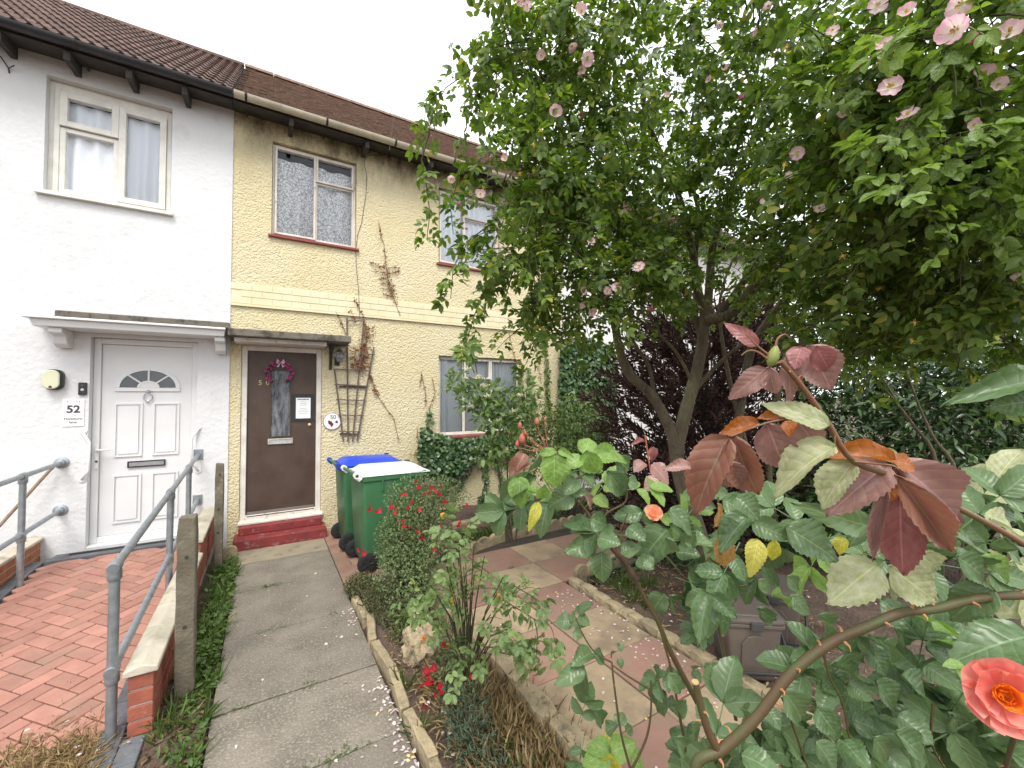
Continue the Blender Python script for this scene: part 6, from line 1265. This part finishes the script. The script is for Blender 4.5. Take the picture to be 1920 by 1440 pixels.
low = [(930, 600, 1092, 650, 120, 'g'), (1090, 600, 1192, 748, 110, 'g'), (900, 695, 1125, 770, 130, 'g'), (1185, 575, 1255, 670, 80, 'g'), (1243, 505, 1368, 668, 110, 'g'), (1400, 610, 1560, 650, 120, 'g'), (1270, 755, 1450, 870, 145, 'g'), (990, 790, 1110, 870, 110, 'g'), (1130, 775, 1265, 940, 145, 'g'), (1250, 955, 1440, 1100, 155, 'g'), (1445, 810, 1625, 935, 130, 'g'), (1620, 895, 1815, 985, 85, 'g'), (1525, 955, 1655, 1130, 130, 'g'), (1670, 965, 1810, 1075, 120, 'g'), (1235, 1055, 1430, 1200, 135, 'g'), (1450, 1055, 1660, 1245, 165, 'g'), (640, 830, 785, 1008, 150, 'g'), (820, 920, 935, 1075, 125, 'g'), (560, 925, 632, 1035, 90, 'g'), (628, 1030, 785, 1188, 150, 'g'), (815, 1100, 935, 1250, 125, 'g'), (425, 1175, 630, 1250, 140, 'g'), (826, 435, 945, 545, 80, 'g'), (508, 395, 645, 498, 80, 'g'), (676, 325, 788, 425, 90, 'g'), (250, 320, 188, 525, 100, 'g'), (250, 318, 110, 372, 90, 'g'), (258, 325, 375, 425, 90, 'g'), (510, 250, 590, 310, 70, 'g'), (660, 230, 740, 300, 80, 'g'), (590, 330, 690, 350, 60, 'b'), (1700, 1080, 1900, 1200, 150, 'g'), (1120, 1080, 1260, 1240, 120, 'g'), (960, 1100, 1090, 1230, 120, 'g'), (1000, 980, 1180, 1050, 120, 'g'), (1400, 700, 1540, 790, 110, 'g'), (1000, 520, 1160, 600, 90, 'g'), (420, 930, 480, 1010, 80, 'g'), (30, 740, 110, 850, 80, 'g'), (130, 880, 60, 960, 80, 'g'), (160, 1010, 220, 1110, 90, 'g'), (70, 1080, 160, 1170, 90, 'g')]
put(r1_, kF, 2.8235, low, .74, .07)
fillp = 0
while fillp < 170:
    x, y = rng.uniform(1330, 1960), rng.uniform(1190, 1480)
    if y < 1230+max(0, (1560-x))*.75: continue
    d0 = rng.uniform(.82, 1.15); a = rng.uniform(-.4, 2.6); L_ = rng.uniform(38, 66)*.8/d0
    b_ = at(x, y, d0); t_ = at(x+L_*math.cos(a), y+L_*math.sin(a)*.8, d0+rng.uniform(-.03, .03)); leaf(r1_, b_, t_, np.linalg.norm(t_-b_)*rng.uniform(.55, .68), FGG); fillp += 1
for L_ in ([(640, 870), (690, 1000), (760, 1200), (800, 1300)], [(860, 640), (890, 760), (960, 900), (1000, 1100), (1080, 1300)], [(1440, 900), (1430, 1100), (1500, 1240)], [(1760, 480), (1830, 520), (1960, 560)], [(1440, 810), (1520, 780), (1580, 765)], [(1750, 420), (1850, 520), (1960, 640)]): cane(r1_, pts(kF, L_, .74), .0024, .0016, CANE, 3, 'shoot', 6)
# fuller leaf cover: whole compound leaves
def comp(parent, px, py, dz, size, m, ang=None):
    b_ = at(px, py, dz); a = rng.uniform(0, 2*PI) if ang is None else ang; d = cr*math.cos(a)-cu*math.sin(a)*.8+cf*rng.uniform(-.4, .4)-np.array([0, 0, .15]); up = unit(CAM-b_)*.7+np.array([0, 0, .8])+nrg.normal(0, .3, 3)
    o = place('leaf', CML[rng.randrange(5)], None, parent, b_, basis(d, up), size); o.material_slots[0].link = 'OBJECT'; o.material_slots[0].material = MATS[m]; return o
def fill(parent, x0, x1, y0, y1, d0, d1, n, ms, s0=.13, s1=.19, ok=None):
    k = 0
    while k < n:
        x, y = rng.uniform(x0, x1), rng.uniform(y0, y1)
        if ok and not ok(x, y): continue
        comp(parent, x, y, rng.uniform(d0, d1), rng.uniform(s0, s1), rng.choice(ms)); k += 1
fill(r1_, 1520, 1900, 960, 1075, .8, 1.05, 14, 'ggggbpg', ok=lambda x, y: x > 1600 or y < 1020)
fill(r1_, 1520, 1950, 1240, 1450, .72, .98, 34, 'gggggggb', ok=lambda x, y: y > 1250+max(0, (1640-x))*.5)
fill(r1_, 1330, 1560, 1340, 1450, .8, 1.0, 12, 'gggg')
# big orange-pink blossom
PETO = leaf_mat('orange_petal', (.80, .34, .05), (.84, .45, .12), None, .35, .5, False, 'obj'); PETK = leaf_mat('coral_pink_petal', (.72, .24, .20), (.76, .33, .28), None, .35, .5, False, 'obj'); PETY = leaf_mat('yellow_petal', (.75, .50, .03), (.80, .58, .08), None, .35, .5, False, 'obj')
PETPE = leaf_mat('peach_petal', (.75, .36, .22), (.78, .45, .30), None, .35, .5, False, 'obj')
def petal_mesh(ruf):
    n = 6; V = []
    for i in range(n+1):
        for j in range(n+1):
            u, s_ = i/n, j/n*2-1; w = (u**.6)*(1.05-.25*u); V.append((u*(1-.14*s_*s_*u)+0, .62*w*s_, .34*u*u-.05+ruf*math.sin(s_*7+u*3)*u*u+.24*s_*s_*u))
    T = []
    for i in range(n):
        for j in range(n): a = i*(n+1)+j; T += [(a, a+n+1, a+n+2), (a, a+n+2, a+1)]
    return big_mesh('petal_mesh', np.array(V), np.array(T))
PTM = [petal_mesh(x) for x in (.02, .05, .09, .07)]
for me in PTM: me.materials.append(PETO)
def blossom(parent, c, face, R_, outer, inner, name='blossom', layers=((9, 1.0, .10), (8, .86, .42), (7, .66, .8), (5, .45, 1.15))):
    f = unit(face); a = unit(np.cross(f, nrg.normal(size=3))); b_ = np.cross(f, a)
    core = MB(); core.lathe([(R_*.10, -R_*.28), (R_*.17, -R_*.12), (R_*.14, .0), (R_*.03, R_*.06)], c, f, 10); bo = core.build(name, inner, parent, smooth=True)
    for li, (n, rr_, lift) in enumerate(layers):
        for k in range(n):
            t = 2*PI*(k+.5*li)/n+rng.uniform(-.16, .16); rad = a*math.cos(t)+b_*math.sin(t); li_ = lift+rng.uniform(-.12, .12); d = unit(rad*math.cos(li_)+f*math.sin(li_)); up = f*math.cos(li_)-rad*math.sin(li_)
            o = place('petal', PTM[rng.randrange(4)], None, bo, v3(c)+rad*R_*.05, basis(d, up), R_*rr_*rng.uniform(.88, 1.06)); o.material_slots[0].link = 'OBJECT'; o.material_slots[0].material = outer if li < 2 else inner
    return bo
bcen = at(*kF(1815, 855), .46); blossom(r1_, bcen, unit(CAM-bcen)+np.array([0, 0, -.15])+unit(cr)*.25, .037, PETK, PETO)
cane(r1_, [bcen-unit(CAM-bcen)*.02, at(*kF(1880, 1010), .56), at(*kF(1800, 1300), .66)], .003, .0035, CANE, 2, 'shoot', 7)
put(r1_, kF, 2.8235, [(1600, 700, 1520, 680, 60, 'b'), (1560, 730, 1630, 770, 60, 'b')], .52, .004)
# second rose: bright big leaves in the middle distance
RT2 = np.array([1.12, 1.05, 0]); r2_ = thing('rose_bush', tuple(RT2), 'garden rose with large bright green leaves and red buds over the patio edge', 'rose bush', 'garden roses in the bed')
ccE = pts(kE, [(1210, 1330), (1130, 1150), (1060, 1020), (1000, 900), (960, 800), (900, 690), (860, 620), (800, 530), (760, 480)], 1.12)
cane(r2_, [RT2, RT2+np.array([-.02, -.08, .4]), ccE[0]-np.array([0, 0, .12])]+ccE, .0085, .0055, CANE, 14)
cane(r2_, pts(kE, [(865, 620), (820, 550), (760, 480)], 1.112), .0085, .007, CANED, 0)
for L_, r in (([(760, 480), (700, 400), (640, 310), (600, 270), (545, 200), (510, 90)], .004), ([(700, 400), (740, 330), (820, 280), (822, 190), (815, 130)], .0035), ([(560, 200), (640, 160), (670, 100)], .003), ([(780, 480), (800, 400), (830, 330)], .003), ([(1180, 640), (1200, 560), (1225, 440), (1222, 260)], .0045), ([(1215, 760), (1190, 680), (1180, 640)], .004), ([(1300, 1230), (1270, 1050), (1230, 850), (1215, 760)], .0048), ([(1100, 1440), (1060, 1240), (1020, 1020), (985, 890), (960, 800)], .004), ([(840, 1440), (800, 1290), (770, 1080), (760, 980)], .0035), ([(760, 980), (690, 940), (640, 870), (600, 780)], .0025), ([(930, 1100), (830, 1040), (760, 990)], .0028), ([(850, 1440), (910, 1310), (930, 1190), (930, 1060)], .0035), ([(1000, 520), (1050, 580), (1120, 650), (1180, 650)], .0028), ([(1250, 700), (1290, 660), (1350, 640)], .003)):
    cane(r2_, pts(kE, L_, 1.1), r, r*.6, CANE, 2, 'shoot', 6)
put(r2_, kE, 2.3224, [(508, 75, 512, 215, 130, 'b'), (522, 62, 428, 68, 46, 'b'), (530, 55, 580, 80, 36, 'b'), (432, 168, 246, 275, 85, 'g'), (362, 168, 345, 296, 105, 'b'), (440, 75, 398, 200, 95, 'g'), (485, 285, 435, 415, 105, 'g'), (592, 240, 495, 295, 105, 'g'), (468, 205, 452, 285, 66, 'b'), (640, 78, 664, 0, 88, 'b'), (668, 92, 826, 78, 95, 'b'), (648, 55, 694, 165, 105, 'b'), (632, 88, 566, 115, 76, 'b'), (738, 145, 828, 258, 98, 'g'), (776, 98, 845, 145, 90, 'g'), (828, 192, 876, 205, 66, 'g'), (440, 280, 408, 395, 50, 'y'), (560, 230, 640, 245, 50, 'g'), (600, 180, 560, 240, 80, 'g')], 1.08, .05)
put(r2_, kE, 2.3224, [(682, 410, 574, 368, 88, 'g'), (665, 352, 738, 384, 90, 'g'), (692, 455, 572, 495, 98, 'g'), (700, 440, 786, 455, 88, 'g'), (714, 498, 718, 628, 96, 'g'), (895, 328, 782, 342, 78, 'g'), (1005, 400, 872, 525, 155, 'g'), (1010, 378, 1118, 405, 98, 'g'), (1080, 450, 1186, 452, 90, 'g'), (800, 500, 874, 468, 70, 'g'), (880, 520, 935, 565, 86, 'g'), (1040, 500, 1136, 505, 80, 'g'), (830, 390, 900, 440, 80, 'g'), (900, 310, 960, 380, 80, 'g'), (1240, 270, 1350, 330, 110, 'g'), (1340, 350, 1235, 420, 120, 'g'), (1000, 330, 1080, 370, 90, 'g'), (940, 560, 890, 520, 60, 'g'), (1090, 560, 1170, 610, 90, 'g'), (1180, 600, 1090, 690, 100, 'g'), (1190, 690, 1165, 860, 100, 'g'), (1180, 690, 1065, 720, 90, 'g'), (1190, 680, 1280, 760, 90, 'g'), (990, 680, 930, 760, 90, 'g'), (1010, 690, 1060, 740, 80, 'g'), (1210, 470, 1220, 580, 90, 'd'), (1280, 590, 1310, 640, 60, 'g')], 1.10, .06)
put(r2_, kE, 2.3224, [(588, 800, 522, 800, 72, 'g'), (590, 850, 628, 862, 54, 'g'), (670, 940, 605, 965, 80, 'g'), (680, 950, 740, 958, 66, 'g'), (640, 1000, 535, 1060, 82, 'g'), (640, 1008, 640, 1165, 78, 'g'), (755, 935, 778, 962, 32, 'g'), (785, 920, 810, 905, 34, 'g'), (785, 965, 806, 1000, 36, 'g'), (942, 1000, 990, 1065, 56, 'g'), (1005, 1080, 1078, 1030, 96, 'g'), (990, 1105, 930, 1195, 115, 'g'), (1010, 1180, 1085, 1170, 90, 'g'), (680, 1190, 740, 1260, 66, 'g'), (735, 1280, 775, 1250, 60, 'g'), (790, 1255, 805, 1195, 60, 'g'), (1090, 1250, 1150, 1340, 90, 'g'), (1030, 1330, 1080, 1270, 80, 'g'), (1190, 1230, 1230, 1290, 60, 'g'), (1300, 1200, 1360, 1160, 80, 'g'), (820, 1280, 850, 1260, 50, 'g')], 1.2, .06)
put(r2_, kE, 2.3224, [(755, 1360, 660, 1330, 90, 'b'), (755, 1365, 640, 1420, 100, 'b'), (760, 1370, 850, 1330, 100, 'b'), (760, 1375, 760, 1450, 90, 'y'), (745, 1350, 770, 1290, 70, 'y'), (840, 1400, 900, 1430, 90, 'b')], 1.3, .03)
fill(r2_, 1180, 1500, 945, 1100, 1.05, 1.3, 13, 'gggggb', .13, .18, ok=lambda x, y: x < 1330 or y < 1030)
fill(r2_, 1000, 1180, 880, 1010, 1.15, 1.35, 8, 'ggb', .12, .17)
fill(r2_, 1040, 1200, 1160, 1430, 1.2, 1.4, 3, 'gg', .1, .14)
fill(r2_, 1200, 1360, 1120, 1440, 1.1, 1.3, 5, 'gg', .10, .15)
def budgroup(parent, lst, dz, stemfrom):
    for (px, py, s_) in lst:
        p = at(px, py, dz); u = unit(np.array([rng.uniform(-.3, .3), 0, 1.0])); q = MB(); h = s_*dz/F; q.lathe([(h*.12, -h*.5), (h*.3, -h*.25), (h*.28, .1*h), (h*.05, h*.5)], p, u, 8); q.build('bud', CANER2, parent, smooth=True); cane(parent, [p-u*h*.5, (p+stemfrom)/2+np.array([0, 0, -.01]), stemfrom], .0008, .0012, CANER2, 0, 'bud_stalk', 5)
CANER2 = M('red_bud_stalk', (.36, .06, .06), (.30, .12, .05), .5, 40)
budgroup(r2_, [(975, 797, 14), (1007, 790, 16), (979, 822, 22), (970, 832, 14), (985, 812, 10), (1022, 785, 9)], 1.15, at(1027, 845, 1.14))
cane(r2_, pts(kE, [(480, 60), (500, 90), (545, 200)], 1.14), .002, .0025, CANER2, 0, 'bud_stalk', 5)
put(r2_, kE, 2.3224, [(395, 95, 315, 150, 80, 'z'), (380, 70, 345, 130, 60, 'z'), (900, 110, 860, 140, 60, 'm'), (930, 120, 1015, 180, 90, 'm'), (960, 180, 910, 215, 70, 'm'), (900, 20, 860, 15, 24, 'r'), (935, 40, 940, 100, 40, 'r'), (640, 250, 690, 310, 60, 'm')], 1.5, .05)
cane(r2_, pts(kE, [(905, -10), (915, 60), (925, 130), (935, 200)], 1.52), .003, .003, CANER2, 0, 'bud_stalk', 5)
po = at(1226, 966, 1.02); blossom(r2_, po, unit(CAM-po)+np.array([0, 0, .6]), .026, PETPE, PETPE, layers=((6, 1, .35), (5, .7, .9)))
# third rose in the bed by the path
RT3 = np.array([1.08, 2.35, 0]); r3_ = thing('rose_bush', tuple(RT3), 'slender yellow rose with small leaves in the bed beside the stone ornament', 'rose bush', 'garden roses in the bed'); t3 = Twigs()
kG = lambda x, y: (640+x/2.572, 880+y/2.572)
ends = [(520, 330), (560, 400), (600, 440), (430, 560), (470, 520), (390, 640), (640, 700), (750, 600), (690, 420), (820, 760), (850, 900), (550, 830), (600, 560), (500, 440), (720, 700), (640, 360), (860, 560), (780, 520), (780, 860), (480, 870), (560, 620), (640, 520), (560, 300), (470, 620), (740, 760), (820, 820), (590, 470), (520, 560)]
for (x, y) in ends:
    dz = rng.uniform(2.0, 2.45); e = at(*kG(x, y), dz); m_ = RT3*.45+e*.55+np.array([0, 0, .12]); s0 = RT3+nrg.normal(0, .03, 3)*np.array([1, 1, 0])
    P = [s0, m_, e]; t3.mb.tube([s0+(m_-s0)*.5, m_, e], [.0055, .004, .0025], 5, False)
    t3.grow(e-unit(e-m_)*.1, unit(e-m_)*.6+nrg.normal(0, .4, 3), .2, .7, rng.randint(4, 6), .0025)
smooth_angle(t3.mb.build('canes', TWIGM, r3_)); B, Dv, Nv = t3.arr()
CM3 = [m_.copy() for m_ in CML[:3]]; RL3 = leaf_mat('small_rose_leaf', (.065, .12, .04), (.16, .225, .08), (.30, .33, .10), .28, .42, True, 'obj')
for m_ in CM3: m_.materials.clear(); m_.materials.append(RL3)
for i in range(len(B)): place('leaf', CM3[rng.randrange(3)], RL3, r3_, B[i], basis(Dv[i], Nv[i]), rng.uniform(.075, .115))
for (px, py, s_, m1) in ((831, 971, .026, PETY), (933, 1120, .018, PETY), (795, 1201, .02, PETO), (848, 1130, .016, PETY)):
    c = at(px, py, 2.2); blossom(r3_, c, unit(CAM-c)*.4+np.array([0, 0, 1]), s_, m1, m1, layers=((6, 1, .75), (5, .8, 1.1), (4, .6, 1.3)))
# long leafy strands over the patio
for L_ in ([(780, 630), (880, 690), (960, 740), (1010, 760), (1030, 830)], [(930, 720), (945, 800), (940, 900)], [(830, 560), (900, 600), (960, 640), (1010, 690)]): t_ = [at(*kG(x, y), 2.0) for x, y in L_]; cane(r3_, t_, .003, .0015, TWIGM, 0, 'shoot', 5)
for (x, y, n) in ((1010, 800, 6), (940, 880, 8), (900, 820, 8), (870, 640, 5), (960, 660, 4)):
    for k in range(n): place('leaf', CM3[rng.randrange(3)], RL3, r3_, at(*kG(x+rng.uniform(-40, 40), y+rng.uniform(-50, 50)), 2.0+rng.uniform(-.05, .05)), basis(nrg.normal(0, .6, 3)+np.array([0, 0, -.8]), nrg.normal(0, .4, 3)+np.array([0, -.4, 1])), rng.uniform(.07, .11))
